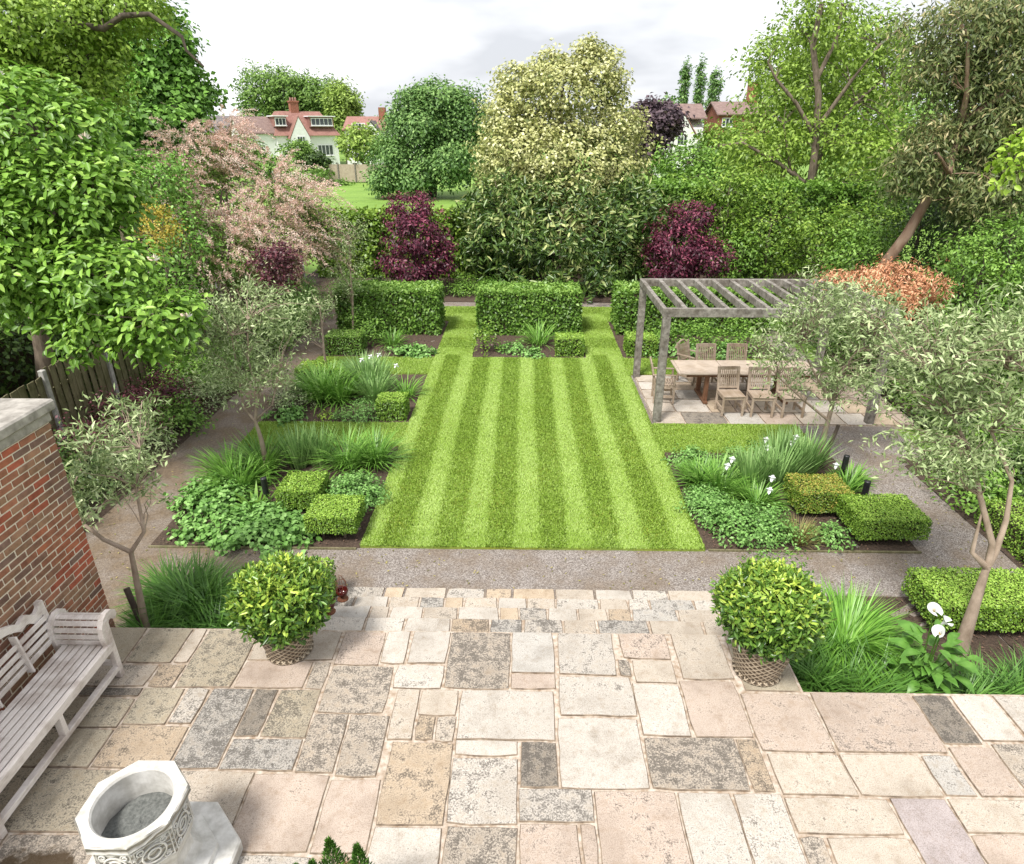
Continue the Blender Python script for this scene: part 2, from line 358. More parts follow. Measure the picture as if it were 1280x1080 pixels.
F_['dark'] = fol('dark_evergreen_leaf', (.022, .05, .010), (.05, .095, .018), (.10, .17, .035), .45, .2)
F_['mid'] = fol('mid_green_leaf', (.06, .135, .016), (.125, .245, .03), (.24, .40, .075), .5, .3)
F_['fresh'] = fol('fresh_yellow_green_leaf', (.16, .26, .02), (.27, .42, .04), (.4, .52, .1), .45, .4)
F_['hedge'] = fol('clipped_hedge_leaf', (.065, .14, .018), (.12, .24, .032), (.24, .37, .08), .42, .3, .4)
F_['box'] = fol('box_leaf', (.07, .15, .016), (.16, .29, .03), (.32, .47, .08), .45, .3)
F_['boxorange'] = fol('sun_bronzed_box_leaf', (.075, .15, .016), (.16, .255, .03), (.42, .32, .08), .45, .3)
F_['strap'] = fol('strap_leaf', (.065, .17, .022), (.14, .295, .042), (.28, .44, .11), .4, .3, .4)
F_['brightgrass'] = fol('bright_grass_leaf', (.08, .20, .022), (.15, .33, .04), (.26, .44, .09), .4, .35, .4)
F_['iris'] = fol('iris_leaf', (.11, .21, .06), (.21, .355, .11), (.36, .5, .2), .45, .3)
F_['geranium'] = fol('geranium_leaf', (.075, .175, .03), (.15, .31, .065), (.28, .46, .15), .55, .3)
F_['darkgrass'] = fol('dark_grass_leaf', (.04, .11, .018), (.085, .20, .03), (.17, .32, .07), .4, .25, .4)
F_['brown'] = fol('tawny_grass_leaf', (.13, .12, .03), (.24, .22, .07), (.36, .30, .12), .6, .3)
F_['skimmia'] = fol('potted_shrub_leaf', (.045, .11, .018), (.135, .25, .035), (.44, .54, .09), .32, .22, .5)
F_['white'] = fol('white_petal', (.72, .73, .72), (.85, .85, .84), (.9, .9, .88), .5, .3)
F_['palepink'] = fol('pale_pink_petal', (.75, .5, .42), (.85, .66, .58), (.9, .8, .74), .5, .3)
F_['yellowc'] = fol('yellow_spadix', (.7, .5, .05), (.75, .55, .06))
F_['conifer'] = fol('conifer_needle', (.03, .085, .012), (.065, .16, .02), (.13, .26, .04), .5, .2)
F_['fern'] = fol('fern_frond', (.08, .19, .025), (.14, .29, .04), (.22, .39, .07), .5, .35)
F_['farg'] = fol('distant_poplar_leaf', (.08, .16, .028), (.14, .25, .045), (.23, .35, .075), .6, .3)
F_['farb'] = fol('distant_blue_green_leaf', (.07, .15, .04), (.135, .25, .065), (.25, .38, .12), .6, .3)
F_['farp'] = fol('distant_copper_leaf', (.045, .028, .04), (.085, .055, .07), (.15, .10, .115), .6, .25)
F_['farlight'] = fol('distant_light_leaf', (.15, .23, .04), (.23, .34, .06), (.33, .44, .1), .6, .35)
F_['mown'] = M['grass']

# ------------------------------------------------------------------ plant builders
def leaves(P, D, N, L, W, v, fold=.18, curl=.12, big=False):
    n = len(P); D = nrm(D); S = nrm(np.cross(D, N)); N = nrm(np.cross(S, D)); L = np.broadcast_to(L, n)[:, None]; W = np.broadcast_to(W, n)[:, None]
    if not big:
        V = np.stack([P, P + D * L * .5 + S * W * .5 + N * W * fold, P + D * L - N * L * curl, P + D * L * .5 - S * W * .5 + N * W * fold], 1)
        return V.reshape(-1, 3), np.arange(4 * n).reshape(-1, 4), np.repeat(v, 4)
    a, b = D * L * .32, D * L * .7 - N * L * curl * .4
    V = np.stack([P, P + a + S * W * .46 + N * W * fold, P + b + S * W * .4 + N * W * fold, P + D * L - N * L * curl, P + b - S * W * .4 + N * W * fold, P + a - S * W * .46 + N * W * fold], 1)
    i = np.arange(n)[:, None] * 6
    return V.reshape(-1, 3), np.concatenate([i + np.array([[0, 1, 2, 3]]), i + np.array([[0, 3, 4, 5]])]), np.repeat(v, 6)

def rdir(n):
    return nrm(rng.normal(size=(n, 3)))

def blob_clumps(blobs, nc, shell=.45, lump=.16, flat=1.0, half=False):
    B = np.array([(b[0], b[1], b[2], b[3], b[3] * flat if len(b) < 6 else b[5], b[4]) for b in blobs])
    w = B[:, 3] * B[:, 5] + .15 * B[:, 3] ** 2; w /= w.sum(); C = []; O = []
    while sum(map(len, C)) < nc:
        k = rng.choice(len(B), nc, p=w); d = rdir(nc)
        if half: d[:, 2] = np.abs(d[:, 2])
        ph = k * 1.7
        lum = 1 + lump * (np.sin(d[:, 0] * 5 + ph) * np.sin(d[:, 1] * 5 - ph) + np.sin(d[:, 2] * 6 + ph * 2) * .7 + rng.normal(size=nc) * .35)
        r = (1 - shell * rng.random(nc) ** 1.6) * lum
        c = B[k, :3] + d * r[:, None] * B[k, 3:6]
        q = np.min((((c[:, None] - B[None, :, :3]) / B[None, :, 3:6]) ** 2).sum(-1) + (np.arange(len(B))[None] == k[:, None]) * 9, 1) if len(B) > 1 else np.full(nc, 9.)
        keep = q > .3
        C.append(c[keep]); O.append(d[keep])
    return np.concatenate(C)[:nc], np.concatenate(O)[:nc]

def sub_blobs(blobs, k=6, q=.42):
    out = list(blobs)
    for b in blobs:
        d = rdir(k); d[:, 2] = d[:, 2] * .8 + .2
        for e in d: r_ = q * (.7 + .6 * rng.random()); out.append((b[0] + e[0] * b[3] * .66, b[1] + e[1] * b[3] * .66, b[2] + e[2] * b[4] * .66, b[3] * r_, b[4] * r_))
    return out

def crown_mesh(name, blobs, nc, per, cr, L, W, up=.5, shell=.45, lump=.16, big=False, droop=.25, vbias=0., vtop=.0, flat=1.0, origin=(0, 0, 0), rand=.6, half=False, curl=.12, extra=None, fold=.18, sub=0):
    if sub: blobs = sub_blobs(blobs, sub)
    C, O = blob_clumps(blobs, nc, shell, lump, flat, half)
    n = nc * per; k = np.repeat(np.arange(nc), per)
    off = np.clip(rng.normal(size=(n, 3)), -1.5, 1.5) * cr * np.array([1, 1, .7]); P = C[k] + off
    out = nrm(O[k] + off / max(cr, 1e-6) * .25)
    N = nrm(out * .55 + np.array([0, 0, up]) + rng.normal(size=(n, 3)) * rand * .6)
    D = rng.normal(size=(n, 3)); D = nrm(D - (D * N).sum(1, keepdims=True) * N + out * .35 - np.array([0, 0, droop]))
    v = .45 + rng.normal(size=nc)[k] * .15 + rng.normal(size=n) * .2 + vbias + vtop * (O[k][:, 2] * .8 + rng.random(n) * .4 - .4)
    V, F, vv = leaves(P, D, N, L * (.7 + .6 * rng.random(n)), W * (.75 + .5 * rng.random(n)), np.clip(v, 0, 1), fold, curl, big)
    return npmesh(name, V - np.array(origin), [F], vv), C

def taper_path(p, q, n=5, sag=.12, jit=.06):
    p, q = np.array(p, float), np.array(q, float); L = np.linalg.norm(q - p); t = np.linspace(0, 1, n)[:, None]
    pts = p + (q - p) * t; pts[:, 2] += np.sin(t[:, 0] * PI) * L * sag; pts[1:-1] += rng.normal(size=(n - 2, 3)) * L * jit
    return pts

def limbs(mb, paths, r0, r1, sides=7):
    for P in paths: mb.tube(P, np.linspace(r0, r1, len(P)), sides)

def twigs(mb, src, C, n, r, sides=4, sag=.1):
    src = np.array(src)
    for c in C[rng.permutation(len(C))[:n]]:
        d = np.linalg.norm(src - c, axis=1) + (src[:, 2] > c[2]) * .4; s = src[np.argmin(d)]
        mb.tube(taper_path(s, c, 4, sag), [r, r * .8, r * .55, r * .25], sides, False)

def tree(name, label, blobs, base, paths, bark, leaf, nc, per, cr, L, W, r0=.12, r1=.03, ntw=40, rt=.02, cat='tree', group=None, kind=None, **kw):
    t = thing(name, label, cat, base, group=group)
    kw.setdefault('sub', 6)
    me, C = crown_mesh('crown', blobs, nc, per, cr, L, W, origin=base, **kw)
    mb = MB()
    if not paths:
        top = max(b[2] for b in blobs); c0 = blobs[0]
        paths = [taper_path(base, (c0[0], c0[1], c0[2]), 5, 0, .02)] + [taper_path((base[0] * .5 + c0[0] * .5, base[1] * .5 + c0[1] * .5, base[2] * .5 + c0[2] * .5), b[:3], 5, .08) for b in blobs[1:]]
    mb.tube(paths[0], np.linspace(r0, max(r1, r0 * .45), len(paths[0])), 10)
    limbs(mb, paths[1:], r0 * .5, r1)
    if ntw: twigs(mb, np.concatenate([np.array(p)[1:] for p in paths]), C, ntw, rt)
    mb.build('trunk', bark, t, base)
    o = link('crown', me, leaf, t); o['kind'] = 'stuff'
    return t

def blades(P, az, L, W, lean, arch, v, seg=3):
    """arching strap leaves: base points, azimuth, length, width, lean from vertical and arch"""
    n = len(P); T = np.linspace(0, 1, seg + 1); ca, sa = np.cos(az), np.sin(az)
    S = np.stack([-sa, ca, np.zeros(n)], 1); rows = []; x = np.zeros(n); z = np.zeros(n)
    for i, t in enumerate(T):
        if i:
            a = lean + arch * (t - .5 / seg); x = x + np.sin(a) * L / seg; z = z + np.cos(a) * L / seg
        c = P + np.stack([ca * x, sa * x, z], 1); w = (W * (1 - .15 * t) if t < .75 else W * .75)[:, None] * .5 if i < seg else 0
        rows.append(np.stack([c - S * w, c + S * w], 1) if i < seg else c[:, None])
    V = np.concatenate(rows, 1); m = 2 * seg + 1; i0 = np.arange(n)[:, None] * m
    Q = np.concatenate([i0 + np.array([[2 * k, 2 * k + 1, 2 * k + 3, 2 * k + 2]]) for k in range(seg - 1)]); Tt = i0 + np.array([[2 * seg - 2, 2 * seg - 1, 2 * seg]])
    return V.reshape(-1, 3), [Q, Tt], np.repeat(v, m)

def tuft(name, label, x, y, r, h, n, leaf, w=.014, lean=.55, arch=1.1, cat='plant', group=None, z=G, upright=0.0, kindname='foliage', spread=.35):
    t = thing(name, label, cat, (x, y, z), group=group)
    a = rng.random(n) * 2 * PI; rr = r * spread * np.sqrt(rng.random(n)); P = np.stack([np.cos(a) * rr, np.sin(a) * rr, np.full(n, -.01)], 1)
    az = a + rng.normal(size=n) * .5; L = h * (1.0 + .45 * rng.random(n)); ln = np.abs(rng.normal(size=n)) * lean * (1 - upright) + rr / max(r, .01) * .5
    V, F, v = blades(P, az, L, w * (.7 + .6 * rng.random(n)), ln, arch * (.4 + .9 * rng.random(n)) * (1 - upright * .7), np.clip(.45 + rng.normal(size=n) * .2, 0, 1))
    o = link(kindname, npmesh(name, V, F, v), leaf, t); o['kind'] = 'stuff'; return t

def mound(name, label, x, y, r, h, n, leaf, L=.05, W=.045, cat='plant', group=None, z=G, up=.7, big=False, lump=.2, cr=None, vtop=.15, ry=None, part='foliage', stems=5, per=6):
    t = thing(name, label, cat, (x, y, z), group=group)
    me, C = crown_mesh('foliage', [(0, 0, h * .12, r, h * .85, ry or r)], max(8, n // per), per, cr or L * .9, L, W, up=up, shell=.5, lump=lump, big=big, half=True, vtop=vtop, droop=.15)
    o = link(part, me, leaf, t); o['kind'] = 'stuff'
    mb = MB()
    for c in C[:stems]: mb.tube([(c[0] * .15, c[1] * .15, -.02), (c[0] * .5, c[1] * .5, c[2] * .6), tuple(c)], [.008, .006, .003], 4, False)
    mb.build('stem', M['twig'], t); return t

def box_points(x0, x1, y0, y1, z0, z1, n, bottom=False):
    ax, ay, az = x1 - x0, y1 - y0, z1 - z0
    A = np.array([ax * ay * 1.15, ax * az, ax * az, ay * az, ay * az, ax * ay * (.6 if bottom else 0)]); k = rng.choice(6, n, p=A / A.sum()); u, w = rng.random(n), rng.random(n)
    P = np.zeros((n, 3)); N = np.zeros((n, 3))
    for f, (fix, val, nn) in enumerate(((2, z1, (0, 0, 1)), (1, y0, (0, -1, 0)), (1, y1, (0, 1, 0)), (0, x0, (-1, 0, 0)), (0, x1, (1, 0, 0)), (2, z0, (0, 0, -1)))):
        s = k == f; o = [i for i in range(3) if i != fix]; lo = (x0, y0, z0); sz = (ax, ay, az)
        P[s, o[0]] = lo[o[0]] + u[s] * sz[o[0]]; P[s, o[1]] = lo[o[1]] + w[s] * sz[o[1]]; P[s, fix] = val; N[s] = nn
    return P, N

def hedge(name, label, x0, x1, y0, y1, z1, n, leaf, L=.05, W=.03, cat='hedge', group=None, z0=G, stemz=None, jit=.018, taper=0., vtop=.3):
    """clipped hedge: leaves over every face of the box, a dark twig core inside, stems where it stands on them"""
    cx, cy = (x0 + x1) / 2, (y0 + y1) / 2; t = thing(name, label, cat, (cx, cy, z0), group=group)
    zb = z0 + .02 if stemz is None else stemz
    P, N = box_points(x0, x1, y0, y1, zb, z1, n, stemz is not None)
    jit = jit * .55 if L < .05 else jit
    wob = np.sin(P[:, 0] * 7 + P[:, 2] * 5) * np.sin(P[:, 1] * 6 + P[:, 2] * 7 + cx) * jit * .9
    P = P + N * (wob - np.abs(rng.normal(size=n)) * jit * 1.3)[:, None]
    N2 = nrm(N * (1.1 if L < .05 else .75) + rng.normal(size=(n, 3)) * .42 + np.array([0, 0, .3])); D = rng.normal(size=(n, 3)); D = nrm(D - (D * N2).sum(1, keepdims=True) * N2 + N * .25)
    patch = np.sin(P[:, 0] * 3.1 + cy) * np.sin(P[:, 1] * 3.7 + P[:, 2] * 2.9) * .08
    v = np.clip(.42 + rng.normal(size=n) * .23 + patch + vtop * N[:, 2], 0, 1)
    V, F, vv = leaves(P, D, N2, L * (.7 + .6 * rng.random(n)), W * (.7 + .6 * rng.random(n)), v)
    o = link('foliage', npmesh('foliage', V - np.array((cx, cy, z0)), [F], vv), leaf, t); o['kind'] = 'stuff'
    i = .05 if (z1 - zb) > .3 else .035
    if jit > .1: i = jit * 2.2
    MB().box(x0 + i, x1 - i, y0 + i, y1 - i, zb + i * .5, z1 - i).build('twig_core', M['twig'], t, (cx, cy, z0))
    if stemz is not None:
        for sx, sy in ((-.25, -.2), (.2, -.25), (.05, .2)):
            MB().tube([(cx + sx * (x1 - x0), cy + sy * (y1 - y0), z0 - .02), (cx + sx * 1.1 * (x1 - x0), cy + sy * (y1 - y0), zb + .08)], [.022, .016], 6).build('stem', M['bark'], t, (cx, cy, z0))
    return t

# ------------------------------------------------------------------ ground, field, paths, lawn, beds
def sheet(name, x0, x1, y0, y1, z, mat, nx=1, ny=1, amp=0., thick=0., label=None, cat=None):
    xs, ys = np.linspace(x0, x1, nx + 1), np.linspace(y0, y1, ny + 1); X, Y = np.meshgrid(xs, ys)
    Z = z + amp * (np.sin(X * 3.1 + Y * 1.7) * np.sin(Y * 2.3 - X) * .5 + rng.normal(size=X.shape) * .35) if amp else np.full(X.shape, float(z))
    V = np.stack([X, Y, Z], -1).reshape(-1, 3); i = np.arange((nx + 1) * (ny + 1)).reshape(ny + 1, nx + 1)
    F = np.stack([i[:-1, :-1], i[:-1, 1:], i[1:, 1:], i[1:, :-1]], -1).reshape(-1, 4)
    me = npmesh(name, V, [F], smooth=bool(amp)); o = link(name, me, mat); o['kind'] = 'structure'
    return o

m, nt, N, L, p = newmat('field_grass'); f = noise(nt, .35, 6, .7, 'World'); f2 = noise(nt, 5, 4, .7, 'World')
r = ramp(nt, [(.3, (.13, .24, .035)), (.7, (.22, .36, .06))]); L.new(f, r.inputs['Fac']); r2 = ramp(nt, [(.3, (.75, .8, .7)), (.7, (1.15, 1.1, 1.0))]); L.new(f2, r2.inputs['Fac'])
L.new(mixc(nt, r.outputs['Color'], r2.outputs['Color'], .8, 'MULTIPLY'), p.inputs['Base Color']); p.inputs['Roughness'].default_value = .9; M['field'] = m

sheet('ground', -900, 900, -60, 1600, G - .06, M['field'])
sheet('gravel_path', -6.75, 7.6, 4.0, 23.0, G, M['gravel'], 60, 80, .004)
for nm, a in (('border_soil', (-8.5, -6.6, 5.0, 23.1)), ('border_soil', (6.92, 15, 4.5, 11.0)), ('border_soil', (8.2, 15, 11.0, 23.1)), ('border_soil', (-9, 15, 22.95, 30))):
    sheet(nm, *a, G + .012, M['soil'], 12, 24, .02)

def blade_field(rects, n):
    A = np.array([(b - a) * (d - c) * (1.5 if c < 12 else 1) for a, b, c, d in rects]); k = rng.choice(len(rects), n, p=A / A.sum()); R = np.array(rects)[k]
    x = R[:, 0] + rng.random(n) * (R[:, 1] - R[:, 0]); y = R[:, 2] + rng.random(n) ** 1.15 * (R[:, 3] - R[:, 2])
    main = (x > -2.35) & (x < 2.65) & (y < 22)
    xs = x + .012 * np.sin(y * 1.1) + .022 * rng.normal(size=n)
    s = np.where(main & (y < 16.9), np.tanh(2.6 * np.cos(2 * PI * (xs - .08) / .78) - .3), .0)
    s = np.where(main & (y >= 16.9), .35 * np.sin(y * 3.4), s); s = np.where((y > 7.9) & (y < 8.35) & main, s * .35 + .1, s)
    patch = .5 * np.sin(x * 2.1 + 1) * np.sin(y * 1.3 + x * .7) + .5 * np.sin(x * 4.3 + y * 2.9) * np.sin(y * 3.7)
    v = .55 + .13 * s + .10 * patch + rng.normal(size=n) * .18  # stripe term paints the sheen of leaning blades into their tint
    az = np.where(np.abs(s) < .02, rng.random(n) * 2 * PI, np.where(s > 0, PI / 2, -PI / 2) + rng.normal(size=n) * 1.7); L = .020 + .018 * rng.random(n); ln = .3 + .15 * np.abs(s) + .4 * rng.random(n)
    d = np.stack([np.cos(az) * np.sin(ln), np.sin(az) * np.sin(ln), np.cos(ln)], 1); sd_ = np.stack([-np.sin(az), np.cos(az), az * 0], 1) * (.007 + .006 * rng.random(n))[:, None]
    P = np.stack([x, y, np.full(n, G + .033)], 1); V = np.stack([P - sd_, P + sd_, P + d * L[:, None]], 1).reshape(-1, 3)
    return npmesh('grass', V, [np.arange(3 * n).reshape(-1, 3)], np.repeat(np.clip(v, 0, 1), 3))

LAWN = [(-2.35, 2.65, 7.97, 16.7), (-2.35, -1.36, 16.7, 20.4), (1.68, 2.65, 16.7, 20.4), (-5.45, 7.0, 20.4, 22.2), (-5.45, -2.35, 11.3, 12.4), (-5.45, -2.35, 15.4, 16.7), (2.65, 5.6, 11.15, 12.43), (2.65, 7.0, 15.45, 16.7)]
mb = MB()
for a, b, c, d in LAWN: mb.box(a, b, c, d, G - .03, G + .034)
lawn = mb.build('lawn', M['turf']); lawn['kind'] = 'structure'
g_ = link('grass', blade_field(LAWN, 560000), M['grass']); tag(g_, 'mown striped grass of the central lawn', 'grass', kind='stuff')

BEDS = [(-5.45, -2.35, 7.95, 11.3), (-5.45, -2.35, 12.4, 15.4), (-5.45, -2.35, 16.7, 20.4), (-1.36, 1.68, 16.7, 20.4), (2.65, 5.75, 8.0, 11.15), (2.65, 7.0, 16.7, 20.4), (-4.66, -2.35, 5.66, 7.0), (2.5, 5.75, 4.86, 7.0), (5.75, 6.5, 4.86, 6.6)]
chip = MB().box(-.02, .02, -.009, .009, 0, .006).mesh('bark_chip')
for i, (a, b, c, d) in enumerate(BEDS):
    bd = sheet('flower_bed', a + .01, b - .01, c + .01, d - .01, G + .014, M['soil'], 26, 26, .02)
    n = int((b - a) * (d - c) * 90)
    P = np.stack([a + .05 + rng.random(n) * (b - a - .1), c + .05 + rng.random(n) * (d - c - .1), np.full(n, G + .035)], 1); D = rdir(n); D[:, 2] *= .3
    V, Fq, vv = leaves(P, D, nrm(rdir(n) * .5 + np.array([0, 0, 1])), .05, .02, np.zeros(n), .05, .05)
    o = link('bark_chips', npmesh('bark_chips', V, [Fq]), M['chips'], bd); o['kind'] = 'stuff'
for bd_y, a, b in ((7.95, -5.45, -2.4), (8.0, 2.7, 5.75)):
    o = MB().box(a, b, bd_y - .03, bd_y - .002, G - .05, G + .03, .004).build('edging_board', M['fencewood']); o['kind'] = 'structure'

# ------------------------------------------------------------------ stone terrace: every flag its own piece
SL = '-5.19,5.10,-4.11,5.62;-4.09,5.11,-3.61,5.62;-3.59,5.11,-3.44,5.62;-3.42,4.79,-2.86,5.62;-2.84,5.17,-1.95,5.61;-2.84,4.79,-2.15,5.15;-2.13,4.79,-1.95,5.15;-4.37,4.79,-3.72,5.08;-3.70,4.79,-3.44,5.09;-4.14,4.66,-3.72,4.77;-4.17,4.29,-3.72,4.64;-3.70,4.34,-3.29,4.78;-3.27,4.35,-3.05,4.78;-3.03,3.88,-2.61,4.78;-2.60,4.22,-2.38,4.78;-2.36,4.22,-1.95,4.78;-2.60,3.88,-1.95,4.20;-3.71,3.88,-3.05,4.33;-4.14,3.88,-3.72,4.28;-4.40,3.31,-3.23,3.87;-3.22,3.30,-2.27,3.87;-2.26,3.18,-1.62,3.85;-1.60,3.18,-1.17,3.81;-1.94,3.87,-1.60,4.49;-1.59,3.83,-1.22,4.48;-1.21,4.21,-0.98,4.80;-0.97,4.49,-0.60,4.80;-0.96,4.21,-0.79,4.48;-0.78,4.20,-0.60,4.48;-1.15,3.41,-0.60,4.19;-1.15,2.94,-0.60,3.40;-0.58,2.95,-0.02,3.41;-2.21,2.94,-1.57,3.16;-1.93,5.11,-1.47,5.61;-1.46,5.14,-1.20,5.62;-1.18,5.15,-0.77,5.62;-1.93,4.50,-1.29,5.10;-1.27,4.81,-0.78,5.13;-0.76,4.82,-0.11,5.62;-0.10,5.04,0.35,5.63;-0.10,4.82,0.35,5.02;0.39,5.02,0.98,5.62;1.06,5.25,1.56,5.63;1.63,4.98,2.14,5.63;1.00,5.01,1.12,5.23;1.14,4.93,1.56,5.23;0.37,4.51,1.10,5.00;1.11,4.29,1.56,4.91;1.58,4.29,2.12,4.96;-0.58,4.23,0.32,4.80;-0.58,4.06,-0.02,4.22;0.00,3.76,0.32,4.22;-0.59,3.43,-0.02,4.04;0.34,3.76,1.09,4.49;1.11,3.76,1.93,4.28;1.94,3.75,2.12,4.28;-0.01,3.46,0.60,3.75;0.62,3.09,1.29,3.74;-0.00,2.96,0.46,3.45;0.48,3.08,0.60,3.45;1.30,3.00,1.75,3.74;1.76,3.01,2.16,3.74;2.20,4.84,2.75,5.67;2.14,4.15,2.80,4.81;2.82,4.16,3.79,4.83;3.80,4.25,4.14,4.82;4.16,4.29,4.56,4.82;4.58,4.29,5.02,4.82;2.17,3.73,2.80,4.13;2.81,3.73,3.50,4.14;3.52,3.74,3.78,4.14;3.80,3.74,4.19,4.23;4.21,3.75,4.56,4.27;2.17,3.40,3.02,3.71;3.04,3.10,3.50,3.72;3.51,3.43,4.19,3.72;3.51,3.11,4.13,3.42;2.17,3.01,2.36,3.38;2.38,3.02,3.02,3.38'
SL = [list(map(float, s.split(','))) for s in SL.split(';')]
SL[0][0] = -4.66; SL[7][0] = -4.66; SL[9][0] = -4.66; SL[10][0] = -4.66; SL[18][0] = -4.66; SL[19][0] = -4.66; SL[62][3] = 5.62
SL += [[4.58, 3.75, 5.1, 4.27], [4.21, 3.43, 4.9, 3.73], [4.15, 2.98, 4.9, 3.41], [-3.2, 2.75, -2.24, 3.28], [-4.66, 2.75, -4.0, 3.29], [-3.98, 2.75, -3.22, 3.29]]
def fill(x0, x1, y0, y1):
    y = y0; out = []
    while y < y1 - .1:
        h = min(random.choice((.4, .5, .6)), y1 - y); h = y1 - y if y1 - y - h < .2 else h; x = x0
        while x < x1 - .1:
            w = min(random.uniform(.35, .9), x1 - x); w = x1 - x if x1 - x - w < .25 else w
            out.append([x, y, x + w - .018, y + h - .018]); x += w
        y += h
    return out
SL += fill(5.04, 7.6, 4.29, 4.84) + fill(5.12, 7.6, 3.75, 4.29) + fill(4.92, 7.6, 2.98, 3.75) + fill(-4.66, 7.6, .4, 2.73) + fill(-2.2, -1.16, 2.74, 2.93) + fill(-1.14, 1.28, 2.74, 2.94) + fill(1.3, 7.6, 2.74, 2.98)
TINT = {'cream': (.50, .445, .385), 'pale': (.53, .495, .455), 'pink': (.485, .405, .35), 'grey': (.47, .45, .425), 'buff': (.50, .41, .315), 'dark': (.30, .27, .235), 'olive': (.43, .385, .305), 'mauve': (.43, .38, .38)}
OV = {0: ('olive', .35), 1: ('olive', .55), 2: ('cream', .2), 3: ('olive', .8), 4: ('cream', .2), 5: ('pink', .25), 6: ('cream', .75), 7: ('cream', .6), 8: ('buff', .85), 9: ('dark', .95), 10: ('olive', .6), 11: ('olive', .6), 12: ('pale', .8), 13: ('grey', .98), 14: ('dark', .85), 15: ('olive', .85), 16: ('grey', .9), 17: ('buff', .7), 18: ('olive', .5), 19: ('olive', .7), 20: ('cream', .6), 21: ('pink', .08), 22: ('pink', .15), 23: ('cream', .95), 24: ('cream', .9), 25: ('cream', .45), 26: ('cream', .3), 27: ('buff', .85), 28: ('cream', .6), 29: ('buff', .65), 30: ('pale', .2), 31: ('cream', .9), 33: ('pink', .5), 34: ('pale', .2), 35: ('pale', .25), 36: ('cream', .85), 37: ('pale', .45), 38: ('cream', .95), 39: ('grey', .25), 40: ('pink', .2), 41: ('pale', .6), 42: ('pink', .55), 43: ('cream', .45), 44: ('cream', .9), 45: ('cream', .3), 46: ('pale', .4), 47: ('pale', .3), 48: ('pink', .2), 49: ('pale', .35), 50: ('pale', .1), 51: ('dark', .95), 52: ('pale', .75), 53: ('pale', .12), 54: ('cream', 1.0), 55: ('buff', .85), 56: ('pale', .8), 57: ('pink', .5), 58: ('pink', .4), 59: ('pink', .5), 60: ('pale', .35), 61: ('pale', .55), 62: ('olive', .3), 63: ('pink', .4), 64: ('pink', .55), 65: ('dark', .95), 66: ('pale', .3), 67: ('pale', .4), 68: ('cream', .3), 69: ('cream', .25), 70: ('grey', .6), 71: ('pink', .35), 72: ('cream', .8), 73: ('cream', .35), 74: ('mauve', .12), 75: ('cream', .4), 76: ('pink', .25), 77: ('cream', .8), 78: ('cream', .2)}

def flag_mesh(w, d, top=.0, h=.05, rough=.007):
    """one riven flag about its centre: wavering outline, eased arris"""
    pts = []
    for (x0, y0), (x1, y1), k in (((-w / 2, -d / 2), (w / 2, -d / 2), max(2, int(w / .16))), ((w / 2, -d / 2), (w / 2, d / 2), max(2, int(d / .16))), ((w / 2, d / 2), (-w / 2, d / 2), max(2, int(w / .16))), ((-w / 2, d / 2), (-w / 2, -d / 2), max(2, int(d / .16)))):
        for i in range(min(k, 4)):
            t = i / min(k, 4); c = .012 if i == 0 else 0
            sx, sy = (1 if x0 + (x1 - x0) * t < 0 else -1), (1 if y0 + (y1 - y0) * t < 0 else -1)
            pts.append((x0 + (x1 - x0) * t + sx * c * random.random() + random.uniform(-rough, rough), y0 + (y1 - y0) * t + sy * c * random.random() + random.uniform(-rough, rough)))
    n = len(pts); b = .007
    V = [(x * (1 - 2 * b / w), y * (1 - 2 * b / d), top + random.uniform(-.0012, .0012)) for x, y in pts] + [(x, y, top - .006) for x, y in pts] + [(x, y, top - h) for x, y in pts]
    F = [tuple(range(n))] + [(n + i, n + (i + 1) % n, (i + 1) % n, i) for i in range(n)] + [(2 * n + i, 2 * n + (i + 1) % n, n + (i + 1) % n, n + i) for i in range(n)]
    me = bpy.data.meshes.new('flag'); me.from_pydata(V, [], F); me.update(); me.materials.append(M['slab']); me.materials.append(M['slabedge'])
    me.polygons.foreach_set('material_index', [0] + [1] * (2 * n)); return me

def lay(parent, name, rects, z, ov={}, lift=.003):
    for i, (a, b, c, d) in enumerate(rects):
        o = link(name, flag_mesh(c - a, d - b), M['slab'], parent, ((a + c) / 2, (b + d) / 2, z + random.uniform(-lift, lift)), (random.uniform(-.003, .003), random.uniform(-.003, .003), 0))
        k, sp = ov.get(i, (random.choice(('cream', 'cream', 'pale', 'pale', 'pink', 'buff', 'grey')), random.choice((.2, .35, .5, .7, .9))))
        t = TINT[k]; j = random.uniform(.93, 1.07); o.color = (t[0] * j, t[1] * j, t[2] * j, sp)

mb = MB().box(-4.67, 2.77, .3, 5.635, G - .1, -.012).box(2.77, 7.62, .3, 4.845, G - .1, -.0125)
patio = mb.build('patio', M['mortar']); patio['kind'] = 'structure'
lay(patio, 'flagstone', SL, 0, OV)

steps = MB()
TR = [(5.637, 6.0, -.14), (6.0, 6.36, -.275), (6.36, 6.71, -.41), (6.71, 7.06, -.54)]
for a, b, z in TR: steps.box(-2.36, 2.5, a + .001, b - .001, G - .1, z - .012)
steps = steps.build('garden_steps', M['mortar']); steps['kind'] = 'structure'
for a, b, z in TR:
    x = -2.36; R = []
    while x < 2.3:
        w = random.uniform(.22, .62); w = 2.5 - x if 2.5 - x - w < .25 else w
        R.append([x + .008, a + .012, x + w - .008, b + .004]); x += w
    lay(steps, 'step_stone', R, z, {i: (random.choice(('cream', 'pale', 'pale', 'cream', 'buff', 'grey')), random.choice((.2, .3, .45, .6, .9))) for i in range(len(R))}, .002)
del x

